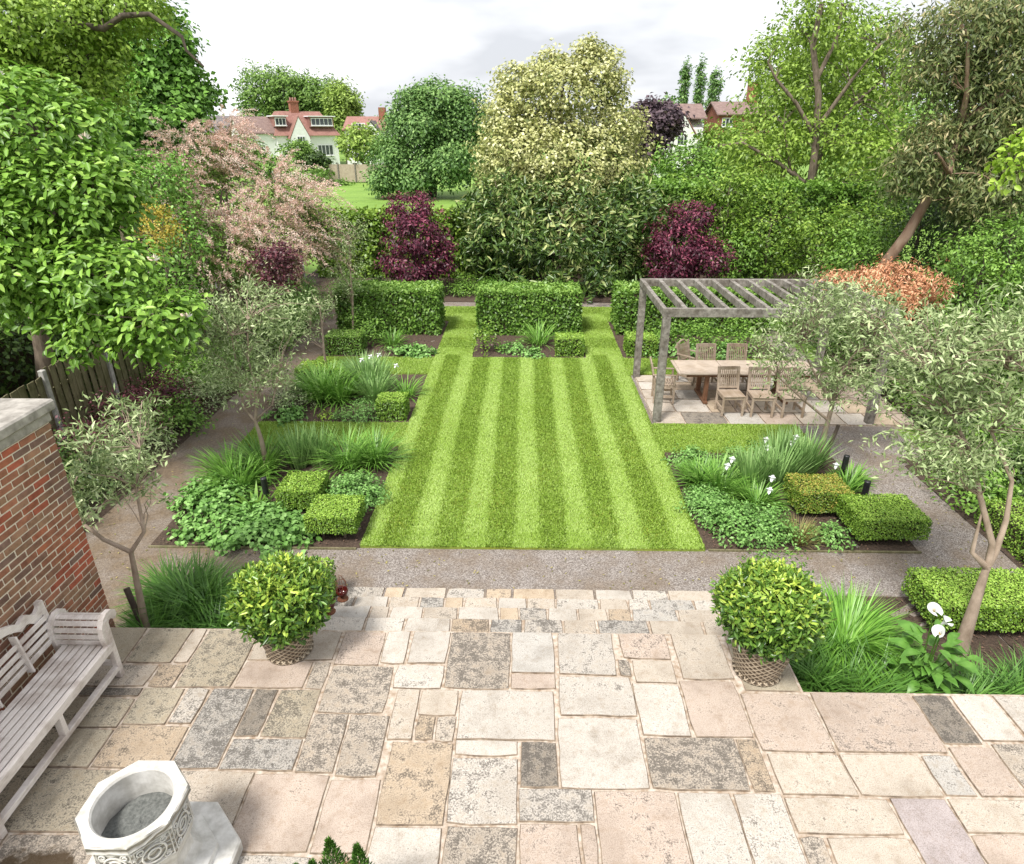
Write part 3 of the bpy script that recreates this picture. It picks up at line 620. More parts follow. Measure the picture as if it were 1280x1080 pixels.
terr = MB().box(2.74, 8.15, 12.45, 15.42, G - .08, G + .018).build('dining_terrace', M['mortar']); terr['kind'] = 'structure'
R = []; y = 12.46
for h in (.62, .74, .58, .52, .49):
    x = 2.75
    while x < 8.1:
        w = random.choice((.62, .75, .9, .55)); w = 8.14 - x if 8.14 - x - w < .35 else w
        R.append([x, y, x + w - .02, y + h - .02]); x += w
    y += h
lay(terr, 'paving_slab', R, G + .034, {1: ('dark', .7), 2: ('grey', .3), **{i: (('cream', 'pale', 'buff', 'pink')[i % 4], .3) for i in range(3, len(R))}, 0: ('cream', .4)})

# ------------------------------------------------------------------ brick garden wall
bw = thing('brick_wall', 'high red and brown brick wall with stone coping behind the bench', 'wall', (-4.67, 4.0, 0))
MB().box(-5.16, -4.678, .6, 5.862, G - .1, 2.38).build('mortar_core', M['brickmortar'], bw, (-4.67, 4, 0))
bm = MB().box(-.0515, .0515, -.105, .105, -.030, .030, .004).mesh('brick'); bm.materials.append(M['brick'])
hm = MB().box(-.0515, .0515, -.0515, .0515, -.0325, .0325, .004).mesh('brick'); hm.materials.append(M['brick'])
cand = []
for k in range(39):
    z = -.52 + k * .075
    if z > 2.35: break
    y0 = 5.87 - (.1125 if k % 2 else 0)
    if k % 2: cand.append((5.87 - .0515, z, hm))
    while y0 > .8: cand.append((y0 - .1075, z, bm)); y0 -= .225
vis = [c for c in cand if c[1] > -.03 and c[0] > 3.2 + (2.4 - c[1]) * .0]
vis.sort(key=lambda c: -c[0]); pick = vis[:300]; rest = [c for c in cand if c not in pick]
BC = [(.42, .145, .08), (.36, .15, .09), (.31, .16, .105), (.27, .145, .105), (.33, .19, .12), (.44, .12, .07), (.24, .145, .115), (.36, .2, .13)]
for yy, z, me in pick:
    o = link('brick', me, None, bw, (-.0525 + random.uniform(-.003, .003), yy - 4, z), (0, random.uniform(-.012, .012), random.uniform(-.008, .008)))
    red = math.sin(yy * 2.2 + z * 1.6) + math.sin(z * 5 - yy * 3.0) * .6 + random.uniform(-1, 1)
    c = random.choice(BC[:2] + BC[5:6]) if red > .75 else random.choice(BC[1:5] + BC[6:]); j = random.uniform(.8, 1.15); o.color = (c[0] * j, c[1] * j, c[2] * j, 1)
mb = MB()
for yy, z, me in rest:
    h = .1075 if me is bm else .0515; mb.box(-4.67 - .104, -4.671, yy - h, yy + h, z - .0325, z + .0325)
o = mb.build('brickwork', M['brick'], bw, (-4.67, 4, 0)); o.color = (.3, .16, .11, 1); o['kind'] = 'stuff'
mb = MB()
for k in range(39):
    z = -.52 + k * .075
    if z > 2.35: break
    for i in range(4):
        xx = -5.12 + i * .113 + (.05 if k % 2 else 0); mb.box(xx - .048, min(xx + .052, -4.80), 5.84, 5.87, z - .0325, z + .0325)
o = mb.build('brickwork', M['brick'], bw, (-4.67, 4, 0)); o.color = (.3, .16, .11, 1); o['kind'] = 'stuff'
for i in range(6):
    y1 = 5.90 - i * .9; y0 = max(y1 - .89, .6)
    MB().box(-5.18, -4.645, y0, y1 - .02, 2.382, 2.485, .012).build('string_course', M['coping'], bw, (-4.67, 4, 0))
    MB().box(-5.26, -4.60, y0 + .03, y1 + .03, 2.488, 2.60, .018).build('coping_stone', M['coping'], bw, (-4.67, 4, 0))

# ------------------------------------------------------------------ slatted garden bench against the wall
def make_bench():
    bx, by = -4.3, 4.1; t = thing('garden_bench', 'bleached wooden slatted bench with scrolled arms against the brick wall', 'bench', (bx, by, 0)); O = (bx, by, 0)
    xf, xb, ya, yb = -4.03, -4.53, 3.27, 4.93          # front and back leg lines, near and far ends
    W = M['bench']
    for y in (ya, (ya + yb) / 2, yb):
        if y in (ya, yb):
            MB().obox((xf, y, 0), (xf, y, .70), .062, .06, (0, 1, 0), .006).build('leg', W, t, O)
            MB().obox((xb, y, 0), (xb - .07, y, .92), .062, .06, (0, 1, 0), .006).build('leg', W, t, O)
            MB().obox((xf, y, .17), (xb, y, .17), .04, .05, bev=.004).build('stretcher', W, t, O)
        else:
            MB().obox((xf, y, .14), (xf, y, .38), .07, .05, (0, 1, 0), .005).build('leg', W, t, O)
        MB().obox((xf + .01, y, .385), (xb, y, .37), .045, .05, bev=.004).build('seat_bearer', W, t, O)
    MB().obox((xf, ya - .02, .12), (xf, yb + .02, .12), .06, .055, bev=.005).build('stretcher', W, t, O)
    MB().obox((xf + .02, ya, .395), (xf + .02, yb, .395), .035, .075, bev=.005).build('seat_rail', W, t, O)
    sl = MB().box(-.0265, .0265, ya + .03 - by, yb - .03 - by, -.011, .011, .004).mesh('seat_slat'); sl.materials.append(W)
    for i in range(7): link('seat_slat', sl, None, t, (-4.02 - i * .072 - bx, 0, .432 - .004 * i + (.004 if i in (0, 6) else 0)))
    # back: rails along, uprights, shaped crest
    for k, z in enumerate((.52, .60, .68, .76)):
        MB().obox((xb + .005 - .07 * (z - .45) , ya + .03, z), (xb + .005 - .07 * (z - .45), yb - .03, z), .018, .05, bev=.003).build('back_slat', W, t, O)
    for y in (ya + .42, (ya + yb) / 2, yb - .42):
        MB().obox((xb + .02, y, .45), (xb - .03, y, .86), .075, .022, (0, 1, 0), .004).build('back_upright', W, t, O)
    ol = []; n = 48
    for i in range(n + 1):
        u = i / n; y = ya - .01 + (yb - ya + .02) * u; s = abs(2 * u - 1)
        zt = .90 + .17 * max(0, math.cos(min(s / .62, 1) * PI / 2)) ** .7 + (.035 * math.exp(-((s - .72) / .07) ** 2)) - (.045 * math.exp(-((s - .86) / .06) ** 2)) + .02 * (s > .93); ol.append((y, zt))
    lo = [(y, z - .10 - .02 * math.cos((y - ya) / (yb - ya) * 4 * PI)) for y, z in reversed(ol)]
    m_ = MB().prism([(y, z) for y, z in ol + lo], xb - .075, xb - .035, 'x'); m_.build('crest_rail', W, t, O)
    # scrolled arms: curved slats between two shaped ends
    for y, s in ((ya, -1), (yb, 1)):
        prof = [(-.05, .47), (-.055, .54), (-.045, .61), (-.015, .67), (.035, .705), (.09, .70), (.125, .66)]
        for (p, q) in prof:
            pass
        for i, (p, q) in enumerate(prof):
            a = prof[min(i + 1, len(prof) - 1)]; b_ = prof[max(i - 1, 0)]; up = Vector((0, s * (a[0] - b_[0]), a[1] - b_[1])).normalized(); nn = up.cross(Vector((1, 0, 0)))
            MB().obox((xf - .03, y + s * p, q), (xb + .03, y + s * p, q), .014, .052, up, .003).build('arm_slat', W, t, O)
        for xx, ww in ((xf, .05), (xb + .01, .04)):
            pts = [(-.075, .44), (-.09, .55), (-.075, .65), (-.03, .72), (.04, .755), (.11, .745), (.165, .70), (.17, .65), (.135, .615), (.10, .635), (.085, .66), (.05, .665), (.01, .62), (.0, .54), (.02, .44)]
            MB().prism([(y + s * a, b) for a, b in (pts if s > 0 else pts[::-1])], xx - ww / 2, xx + ww / 2, 'x').build('arm_scroll', W, t, O)
make_bench()

# ------------------------------------------------------------------ octagonal carved stone font
def make_font():
    c = (-2.64, 2.98, 0); t = thing('stone_font', 'pale octagonal carved stone font filled with dark gravel', 'font', c); r8 = PI / 8
    S, Cv = M['fontstone'], M['carved']
    MB().lathe([(.001, .0), (.56, 0), (.575, .01), (.575, .10), (.56, .115), (.30, .125)], 8, rot=r8, smooth=False).build('base', S, t)
    MB().lathe([(.43, .118), (.42, .17), (.33, .20), (.275, .26), (.27, .36), (.30, .44), (.318, .50)], 8, rot=r8, smooth=False).build('stem', S, t)
    body = MB().lathe([(.318, .50), (.318, .735), (.335, .75), (.352, .77), (.352, .825), (.343, .835)], 8, rot=r8, smooth=False).build('body', Cv, t)
    n = 64; V = []; F = []
    for k in range(n):
        a = 2 * PI * k / n; m_ = math.cos(PI / 8) / math.cos(((a - r8) % (PI / 4)) - PI / 8) if True else 1
        ro = .343 * m_ / 1.0
        V += [(ro * math.cos(a), ro * math.sin(a), .835), (.262 * math.cos(a), .262 * math.sin(a), .835), (.250 * math.cos(a), .250 * math.sin(a), .82), (.246 * math.cos(a), .246 * math.sin(a), .56)]
    for k in range(n):
        j = (k + 1) % n
        for q in range(3): F.append((k * 4 + q, k * 4 + q + 1, j * 4 + q + 1, j * 4 + q) if False else (k * 4 + q, j * 4 + q, j * 4 + q + 1, k * 4 + q + 1))
    MB().add(V, F).build('rim', S, t)
    P = []; Fc = []
    for i in range(10):
        for k in range(36):
            rr = .25 * (i + .3) / 9.3; a = 2 * PI * k / 36; P.append((rr * math.cos(a), rr * math.sin(a), .60 + .012 * math.sin(a * 3 + i) * (i / 9) + random.uniform(-.006, .006) - .015 * (i == 9)))
    for i in range(9):
        for k in range(36): j = (k + 1) % 36; Fc.append((i * 36 + k, i * 36 + j, i * 36 + 36 + j, i * 36 + 36 + k))
    Fc.append(tuple(range(35, -1, -1))); MB().add(P, Fc, True).build('gravel_fill', M['leadfill'], t)
    # carved reliefs: ring, leaf scrolls and frame on every face
    rel = MB(); w = .318 * math.sin(PI / 8)
    def loop(cx, cz, r, ph=0, turns=1.0, dr=0., k=14, th=.0075):
        rel.tube([(0.004, cx + (r - dr * i / k) * math.cos(ph + 2 * PI * turns * i / k), cz + (r - dr * i / k) * math.sin(ph + 2 * PI * turns * i / k)) for i in range(k + 1)], th, 5)
    loop(0, .615, .075); loop(0, .615, .04)
    for sx in (-1, 1):
        for sz in (-1, 1): loop(sx * .072, .615 + sz * .075, .03, PI * .3 * sx, 1.3 * sx, .02, 12, .006)
    rel.tube([(0, -w * .9, .51), (0, w * .9, .51), (0, w * .9, .725), (0, -w * .9, .725), (0, -w * .9, .51)], .008, 4, smooth=False)
    rm = rel.mesh('carved_panel'); rm.materials.append(S); ap = .318 * math.cos(PI / 8)
    for k in range(8):
        a = k * PI / 4; o = link('carved_panel', rm, None, body, (ap * math.cos(a), ap * math.sin(a), 0), (0, 0, a))
make_font()

# ------------------------------------------------------------------ timber pergola, table and chairs
def make_pergola():
    t = thing('pergola', 'silvered oak pergola over the dining table', 'pergola', (5, 14, G)); O = (5, 14, G); W = M['oak']
    x0, x1, y0, y1 = 2.78, 7.15, 12.58, 15.32; zt = 1.86
    for x, y in ((x0, y0), (x0, y1), (x1, y0), (x1, y1)):
        MB().box(x - .075, x + .075, y - .075, y + .075, G, zt - .17, .008).build('post', W, t, O)
    for y in (y0, y1): MB().box(x0 - .09, x1 + .09, y - .05, y + .05, zt - .168, zt, .006).build('beam', W, t, O)
    n = 12
    for i in range(n):
        x = x0 - .045 + (x1 - x0 + .09) * i / (n - 1); MB().box(x - .043, x + .043, y0 + .052, y1 - .052, zt - .150, zt - .004, .005).build('rafter', W, t, O)
make_pergola()

TZ = G + .04
def make_table():
    t = thing('dining_table', 'long bleached teak dining table under the pergola', 'table', (4.9, 13.9, TZ)); O = (4.9, 13.9, TZ)
    x0, x1, y0, y1, z = 3.36, 6.42, 13.46, 14.40, TZ + .72
    for a, b in ((x0, x0 + .06), (x1 - .06, x1)): MB().box(a, b, y0, y1, z - .03, z, .004).build('end_board', M['teaktop'], t, O)
    for k in range(3):
        a = x0 + .066 + k * (x1 - x0 - .13) / 3; b = a + (x1 - x0 - .13) / 3 - .012
        for i in range(9):
            h = (y1 - y0) / 9; MB().box(a, b, y0 + i * h + .003, y0 + (i + 1) * h - .003, z - .028, z + random.uniform(-.001, .001), .003).build('plank', M['teaktop'], t, O)
    MB().box(x0 + .2, x1 - .2, y0 + .1, y0 + .13, z - .11, z - .031).build('apron', M['redteak'], t, O); MB().box(x0 + .2, x1 - .2, y1 - .13, y1 - .1, z - .11, z - .031).build('apron', M['redteak'], t, O)
    for x in (4.02, 5.78):
        MB().box(x - .05, x + .05, y0 + .05, y1 - .05, TZ, TZ + .06, .008).build('foot', M['redteak'], t, O)
        for y in (y0 + .16, y1 - .16): MB().box(x - .045, x + .045, y - .045, y + .045, TZ + .061, z - .032, .006).build('leg', M['redteak'], t, O)
        MB().box(x - .04, x + .04, y0 + .206, y1 - .206, z - .12, z - .06).build('rail', M['redteak'], t, O)
make_table()

CH = {}
def chair_meshes():
    W = M['teak']
    def k(n, mb): me = mb.mesh(n); me.materials.append(W); CH[n] = me
    k('front_leg', MB().box(-.022, .022, -.022, .022, 0, .43, .004)); k('back_leg', MB().obox((0, 0, 0), (0, .0, .44), .045, .04, (0, 1, 0), .004).obox((0, 0, .43), (0, .11, .92), .045, .04, (0, 1, 0), .004))
    k('seat_slat', MB().box(-.235, .235, -.019, .019, -.009, .009, .003)); k('back_slat', MB().obox((0, .012, .50), (0, .10, .86), .026, .012, (0, 1, 0), .002))
    k('top_rail', MB().obox((-.235, .112, .89), (.235, .112, .89), .028, .075, bev=.005)); k('lower_rail', MB().obox((-.215, .01, .49), (.215, .01, .49), .026, .045, bev=.004))
    k('seat_rail', MB().box(-.215, .215, -.012, .012, -.03, .03, .003)); k('side_rail', MB().box(-.012, .012, -.2, .2, -.028, .028, .003)); k('arm', MB().box(-.028, .028, -.24, .26, -.012, .012, .004)); k('arm_post', MB().box(-.02, .02, -.02, .02, 0, .22, .003))
    k('curved_top_rail', MB().tube([(-.24 + .48 * i / 10, .11 + .02, .78 + .16 * math.sin(PI * i / 10)) for i in range(11)], .024, 8))
chair_meshes()
def chair(label, x, y, rz, arms=False, curved=False):
    """sits about its centre, faces -Y before turning"""
    t = thing('garden_armchair' if arms else 'garden_chair', label, 'chair', (x, y, TZ), rz, 'teak chairs round the dining table')
    L_ = lambda n, loc: link(n, CH[n], None, t, loc)
    for s in (-1, 1): L_('front_leg', (s * .215, -.21, 0)); L_('back_leg', (s * .215, .21, 0)); L_('side_rail', (s * .215, 0, .395)); L_('side_rail', (s * .215, 0, .16))
    L_('seat_rail', (0, -.21, .395)); L_('seat_rail', (0, .2, .395))
    for i in range(8): L_('seat_slat', (0, -.22 + i * .058, .438))
    if curved: o = L_('curved_top_rail', (0, .21, 0)); o.name = 'top_rail'
    else: L_('top_rail', (0, .21, 0))
    L_('lower_rail', (0, .21, 0))
    for i in range(9): L_('back_slat', (-.176 + i * .044, .215, 0))
    if arms:
        for s in (-1, 1): L_('arm', (s * .235, .02, .66)); L_('arm_post', (s * .235, -.2, .43))
chair('teak chair facing the lawn, next to the table leg at the lawn end', 4.40, 13.06, .05)
chair('teak chair facing the lawn, between two others at the table front', 5.02, 13.02, -.03)
chair('teak chair facing the lawn, deepest behind the olive branches', 5.64, 13.0, .04)
chair('teak chair with its slatted back to the hedge, paler of the two', 4.32, 14.68, .06)
chair('teak chair with its slatted back to the hedge, beside the olive leaves', 5.02, 14.70, -.05)
chair('teak folding armchair at the lawn end of the table', 3.12, 13.75, PI / 2 - .1, True)
chair('teak armchair with curved top rail set back behind the table', 4.02, 15.0, .75, True, True)

# ------------------------------------------------------------------ basket pots with clipped shrubs
def potted(label_p, label_s, x, y, r, rt, hb, blob_z, br, bh):
    t = thing('basket_pot', label_p, 'pot', (x, y, 0), group='woven basket pots at the head of the steps')
    MB().lathe([(.001, .0), (rt * .72, 0), (rt * .80, .06), (rt * .97, hb * .6), (rt, hb - .02), (rt * 1.03, hb), (rt * .93, hb), (rt * .9, hb - .08), (.001, hb - .08)], 40).build('basket', M['basket'], t)
    for z, q, th in ((.022, rt * .78, .022), (hb - .004, rt * 1.0, .024)):
        MB().tube([(q * math.cos(2 * PI * i / 40), q * math.sin(2 * PI * i / 40), z + .005 * math.sin(i * 2.6)) for i in range(41)], [th * (1 + .18 * math.sin(i * 2.6)) for i in range(41)], 7, False).build('braided_rim', M['basket'], t)
    base = (x, y, hb - .09); s = thing('clipped_shrub', label_s, 'shrub', base, group='clipped round shrubs in the basket pots')
    me, C = crown_mesh('foliage', [(0, 0, blob_z - base[2], br, bh)], 900, 10, .035, .07, .028, up=.5, shell=.3, lump=.05, big=True, droop=-.45, vtop=.36, rand=.9, vbias=-.06, curl=.03)
    o = link('foliage', me, F_['skimmia'], s); o['kind'] = 'stuff'
    mb = MB()
    for k in range(9):
        a = k * .7; mb.tube([(.05 * math.cos(a), .05 * math.sin(a), 0), (.12 * math.cos(a), .12 * math.sin(a), .25), (br * .7 * math.cos(a), br * .7 * math.sin(a), blob_z - base[2])], [.018, .012, .006], 5)
    mb.build('stem', M['bark'], s)
potted('woven basket pot under the fuller green shrub near the lanterns', 'round glossy shrub with yellow-green tips in the pot beside the lanterns', -2.44, 5.32, .5, .285, .40, .68, .47, .36)
potted('woven basket pot on the slab beside the white calla lilies', 'round glossy shrub in the pot beside the grass clump and calla lilies', 2.40, 5.12, .5, .285, .42, .78, .46, .40)

def lantern(label, x, y, z):
    t = thing('wire_lantern', label, 'lantern', (x, y, z), group='wire lanterns on the steps')
    MB().lathe([(.001, 0), (.07, 0), (.07, .012), (.02, .03), (.02, .05), (.001, .05)], 12).build('base', M['rust'], t)
    MB().lathe([(.02, .05), (.06, .075), (.075, .115), (.07, .15), (.062, .15), (.066, .115), (.05, .085), (.001, .07)], 16).build('bowl', M['redglass'], t)
    mb = MB()
    for k in range(6):
        a = k * PI / 3; mb.tube([(.072 * math.cos(a), .072 * math.sin(a), .13), (.06 * math.cos(a), .06 * math.sin(a), .26), (.022 * math.cos(a), .022 * math.sin(a), .32)], .003, 4)
    mb.tube([(.061 * math.cos(i * PI / 8), .061 * math.sin(i * PI / 8), .25) for i in range(17)], .003, 4, False); mb.tube([(.022 * math.cos(i * PI / 8), 0, .33 + .03 * math.sin(i * PI / 8)) for i in range(9)], .003, 4, False)
    mb.build('wire_cage', M['rust'], t)
lantern('red glass wire lantern on the step closest to the basket pot', -2.24, 6.08, -.137)
lantern('red glass wire lantern on the lower step by the clipped box', -2.20, 6.48, -.272)

def bed_light(label, x, y, h=.42):
    t = thing('garden_light', label, 'light', (x, y, G), group='black lights in the flower beds')
    MB().tube([(0, 0, 0), (0, 0, h * .55)], .012, 6).build('spike', M['black'], t)
    MB().lathe([(.001, h * .5), (.045, h * .5), (.048, h * .52), (.048, h * .98), (.052, h), (.001, h + .008)], 14).build('housing', M['black'], t)
bed_light('black cylinder garden light beside the clipped box, near the young olive', -4.08, 9.05, .55)
bed_light('small black garden light behind the bronzed box blocks', 5.45, 9.2, .5)
bed_light('small black garden light beside the olive stake', 5.52, 10.1, .5)
BL={
'magnolia':[(-7.47,11.0,4.9,0.99,0.84),(-7.33,10.6,4.06,1.05,0.92),(-6.57,10.5,4.13,0.67,0.58),(-7.39,10.0,2.96,0.98,0.76),(-6.28,9.8,2.94,0.81,0.58),(-5.54,9.5,2.35,0.6,0.55),(-6.67,9.8,2.2,0.64,0.47),(-7.71,10.0,3.49,0.72,1.31)],
'lime':[(-11.66,18.0,7.34,2.08,1.04),(-12.5,18.0,5.91,1.77,1.18),(-10.74,18.0,6.51,1.2,1.06),(-9.79,18.5,7.56,1.16,0.58),(-11.66,17.5,4.93,1.08,0.74)],
'maple':[(-11.76,24.0,7.34,1.07,1.15),(-11.44,24.0,6.21,1.04,1.1),(-12.16,23.5,5.14,1.77,1.25),(-13.17,24.0,6.44,1.3,1.3),(-10.8,24.0,6.48,0.36,0.31),(-10.53,24.0,6.02,0.47,0.26),(-13.14,23.0,4.32,2.08,0.91)],
'yellowshrub':[(-7.33,13.6,3.11,0.42,0.52),(-7.47,13.6,3.54,0.29,0.25)],
'leftshrub':[(-8.59,16.0,3.76,0.96,0.78),(-7.8,15.5,2.67,0.66,1.01)],
'tamarisk':[(-8.36,18.0,4.37,0.92,0.73),(-7.94,18.5,4.45,0.67,0.5),(-6.35,18.0,3.41,1.0,0.83),(-5.72,18.0,2.61,0.51,0.89),(-7.39,16.5,2.33,1.28,0.95),(-8.49,17.0,3.12,0.64,0.95),(-6.56,17.0,2.45,0.91,0.91),(-7.87,19.0,5.06,0.42,0.21)],
'berberis':[(-5.42,14.5,2.23,0.53,0.56)],
'olive1':[(-4.75,6.7,1.67,0.53,0.5),(-4.85,6.4,1.32,0.52,0.36),(-4.6,7.0,1.84,0.42,0.38),(-4.19,6.4,1.43,0.25,0.27)],
'olive2':[(-4.78,10.8,2.07,0.78,0.84),(-5.2,10.6,1.57,0.54,0.61),(-4.25,11.0,2.02,0.62,0.55),(-4.59,10.6,1.14,0.69,0.48)],
'olive3':[(-5.01,15.8,1.02,0.43,0.51),(-5.36,15.6,0.57,0.31,0.35)],
'olive4':[(-4.67,18.0,2.1,0.56,0.99),(-5.03,18.0,1.14,0.48,0.48)],
'olive5':[(4.4,6.6,2.99,0.62,0.51),(4.84,6.4,2.46,0.54,0.74),(4.15,6.7,2.61,0.51,0.51),(5.18,6.8,3.02,0.5,0.5),(4.43,6.3,1.95,0.5,0.42)],
'olive6':[(4.73,10.8,2.22,0.66,0.64),(5.55,11.0,2.09,0.78,0.7),(4.22,10.6,1.59,0.51,0.45),(5.25,10.6,1.09,0.79,0.57),(6.19,11.0,1.65,0.58,0.55)],
'pmaple1':[(-3.98,24.5,2.5,0.79,0.57),(-3.85,24.2,1.61,1.2,0.8),(-4.11,24.0,0.63,1.09,0.69),(-3.32,24.2,0.83,0.81,0.72)],
'pmaple2':[(5.86,24.5,2.25,0.74,0.57),(5.54,24.2,1.41,1.19,0.74),(6.4,24.0,0.89,1.02,0.68),(5.29,24.0,0.75,0.91,0.57)],
'holly':[(1.43,30.0,5.92,2.35,1.96),(-0.53,30.0,4.58,1.53,2.0),(1.47,29.5,3.67,3.15,2.16),(3.7,29.5,3.98,1.52,1.81),(-0.04,30.0,6.27,1.1,1.1),(2.61,30.0,6.92,1.09,1.22),(1.07,30.0,7.29,0.64,0.51),(2.57,30.0,7.73,0.41,0.57),(3.52,30.0,6.21,0.65,0.91)],
'rhodo':[(1.39,26.5,1.51,3.56,1.61),(-0.93,26.5,2.1,1.38,1.29),(3.98,26.5,2.02,1.29,1.23),(-0.92,26.0,0.59,1.39,1.49),(1.41,26.0,0.07,3.12,1.12),(3.71,26.0,0.54,1.24,1.24)],
'laurel':[(7.85,27.0,2.65,1.3,1.11),(9.35,26.0,1.74,1.57,1.36),(11.26,25.0,1.31,1.75,1.35),(8.49,26.0,0.4,1.23,1.11),(12.11,24.0,1.86,1.17,1.11)],
'ash':[(12.6,31.0,7.98,2.43,1.78),(10.96,31.0,6.24,1.73,1.6),(14.08,31.0,6.39,1.99,1.99),(9.81,30.0,4.12,2.07,1.27),(13.09,30.0,4.28,2.59,1.59),(11.71,31.0,9.22,1.91,0.96),(15.18,30.0,3.82,1.34,1.67)],
'euc':[(10.55,19.0,7.25,1.28,0.82),(11.98,19.0,6.38,1.1,1.2),(11.82,19.0,4.92,1.14,0.93),(10.47,19.0,4.15,0.81,1.02),(12.21,18.5,3.6,1.21,0.94),(10.55,19.0,6.21,0.85,0.77),(12.22,19.0,7.49,1.17,0.88),(12.54,18.5,4.83,0.81,1.01)],
'acergreen':[(8.84,13.0,2.64,0.89,0.71),(9.19,13.0,3.09,0.73,0.42),(9.05,12.5,1.91,0.91,0.76),(8.26,13.0,2.82,0.37,0.34)],
'aceror':[(7.5,15.0,1.77,0.76,0.36),(8.54,15.0,1.88,0.83,0.43),(7.93,14.5,1.53,0.81,0.42),(9.12,15.0,1.7,0.51,0.36)],
'darkright':[(12.61,22.0,2.13,1.53,1.4),(10.54,21.0,1.42,1.24,1.12),(12.49,20.0,2.83,1.15,1.38)],
'sprig':[(6.75,10.0,4.56,0.29,0.27),(6.95,10.0,4.71,0.29,0.27)],
'poplar':[(-44.35,125.0,10.68,4.89,4.62),(-39.65,125.0,10.07,4.9,4.63),(-35.23,125.0,9.34,4.64,4.37),(-29.92,120.0,8.69,2.88,3.41)],
'farwillow':[(-7.41,64.0,6.96,2.79,2.09),(-5.27,63.0,5.69,2.08,2.49),(-9.35,63.0,4.75,2.65,2.79),(-5.21,63.0,3.14,2.26,2.4),(-11.47,62.0,2.2,2.1,2.24),(-10.09,63.0,6.32,1.52,1.66),(-6.59,61.0,2.25,2.75,1.72),(-12.23,61.0,0.76,1.53,0.98),(-9.41,61.0,1.15,1.94,1.39)],
'farround':[(-18.7,82.0,3.25,2.48,2.02)],
'farbush':[(-26.84,84.0,2.25,2.08,1.61),(-29.12,80.0,1.12,2.72,1.27),(-23.61,80.0,1.38,1.63,1.09),(-31.15,80.0,2.63,2.16,1.8)],
'farlow':[(-22.81,74.0,0.63,2.7,0.84),(-20.07,76.0,-0.62,1.39,0.52)],
'farpurple':[(10.83,62.0,5.19,2.18,2.18),(10.52,62.0,3.18,1.38,1.24),(12.33,63.0,5.69,1.24,1.38)],
'col1':[(24.58,115.0,11.38,0.55,3.7)],
'col2':[(26.91,115.0,11.38,0.68,3.69)],
'col3':[(27.96,110.0,10.26,0.83,3.31)],
'fargreen':[(19.54,100.0,7.57,1.96,1.09)],
'midright':[(9.63,42.0,3.12,2.17,1.51),(12.45,45.0,3.91,1.8,1.4),(10.84,40.0,2.37,2.26,1.27),(7.99,36.0,2.05,1.23,0.82)],
'talllight':[(22.78,70.0,8.48,2.55,5.25),(26.25,72.0,9.93,2.75,5.73),(30.42,74.0,10.41,2.82,5.87),(32.52,70.0,9.78,2.97,5.56),(35.13,68.0,8.37,2.62,4.36)],
}

# ------------------------------------------------------------------ clipped hedges
hedge('clipped_hedge', 'tall clipped block hedge standing between two lawn gaps, on its own in the centre', -1.33, 1.65, 18.85, 20.2, .72, 14000, F_['hedge'], .105, .06, group='tall clipped hedges', jit=.025)
hedge('clipped_hedge', 'tall clipped block hedge behind the silvery young tree and leafy shrub', -5.45, -2.5, 18.85, 20.2, .74, 14000, F_['hedge'], .105, .06, group='tall clipped hedges', jit=.025)
hedge('clipped_hedge', 'tall clipped block hedge behind the pergola and its table', 2.78, 7.2, 18.9, 20.3, .74, 16000, F_['hedge'], .105, .06, group='tall clipped hedges', jit=.025)
BOX = 'low clipped box hedges'
hedge('box_hedge', 'clipped box block at the lawn corner beside the fine blue-green mound', -3.15, -2.42, 8.06, 8.72, -.10, 9000, F_['box'], .03, .02, group=BOX, stemz=-.36)
hedge('box_hedge', 'clipped box block beside the black cylinder light', -3.82, -3.18, 8.8, 9.46, -.10, 8000, F_['box'], .03, .02, group=BOX, stemz=-.42)
hedge('box_hedge', 'small clipped box block among daylilies at the corner of the iris bed', -3.03, -2.44, 12.52, 13.05, -.10, 3500, F_['box'], .042, .028, group=BOX)
hedge('box_hedge', 'low flat box block behind the iris clump, below the bare young trunk', -5.35, -4.3, 14.5, 15.2, -.12, 3600, F_['box'], .045, .03, group=BOX)
hedge('box_hedge', 'dark clipped box block at the path end of the tall hedge', -5.3, -4.35, 16.85, 17.6, -.02, 3600, F_['hedge'], .045, .03, group=BOX)
hedge('box_hedge', 'small clipped box block in the centre bed before the tall hedge', .88, 1.62, 16.86, 17.5, -.06, 3600, F_['box'], .045, .03, group=BOX)
hedge('box_hedge', 'small clipped box block behind the pergola post', 2.78, 3.55, 16.86, 17.6, -.06, 3600, F_['box'], .045, .03, group=BOX)
hedge('box_hedge', 'bronzed clipped box block with orange-tinged top beside the white irises', 4.28, 5.1, 8.86, 9.5, -.08, 9500, F_['boxorange'], .03, .02, group=BOX, stemz=-.42, vtop=.28)
hedge('box_hedge', 'clipped box block overhanging the gravel corner, by the bronzed box', 4.86, 5.85, 8.1, 8.85, -.08, 12500, F_['box'], .03, .02, group=BOX, stemz=-.40)
hedge('box_hedge', 'wide flat clipped box block behind the pale olive trunk', 4.9, 6.45, 6.2, 6.95, -.05, 16000, F_['box'], .03, .02, group=BOX, stemz=-.40)
hedge('box_hedge', 'small clipped box block behind the potted shrub beside the lanterns', -2.95, -2.42, 6.35, 6.95, .0, 3600, F_['box'], .034, .022, group=BOX)
hedge('box_hedge', 'low clipped box block beside the far gravel path under the olive crown', 7.0, 7.9, 7.6, 8.8, -.1, 5000, F_['box'], .034, .022, group=BOX)
hedge('boundary_hedge', 'long loose green hedge closing the garden in front of the field', -8.4, -1.2, 27.0, 28.6, 1.95, 30000, F_['laurel'], .15, .1, jit=.16, vtop=.3)
hedge('boundary_hedge', 'long dark hedge behind the purple maple and laurels', 4.6, 15.5, 28.2, 29.6, 3.0, 30000, F_['mid'], .16, .1, jit=.2)
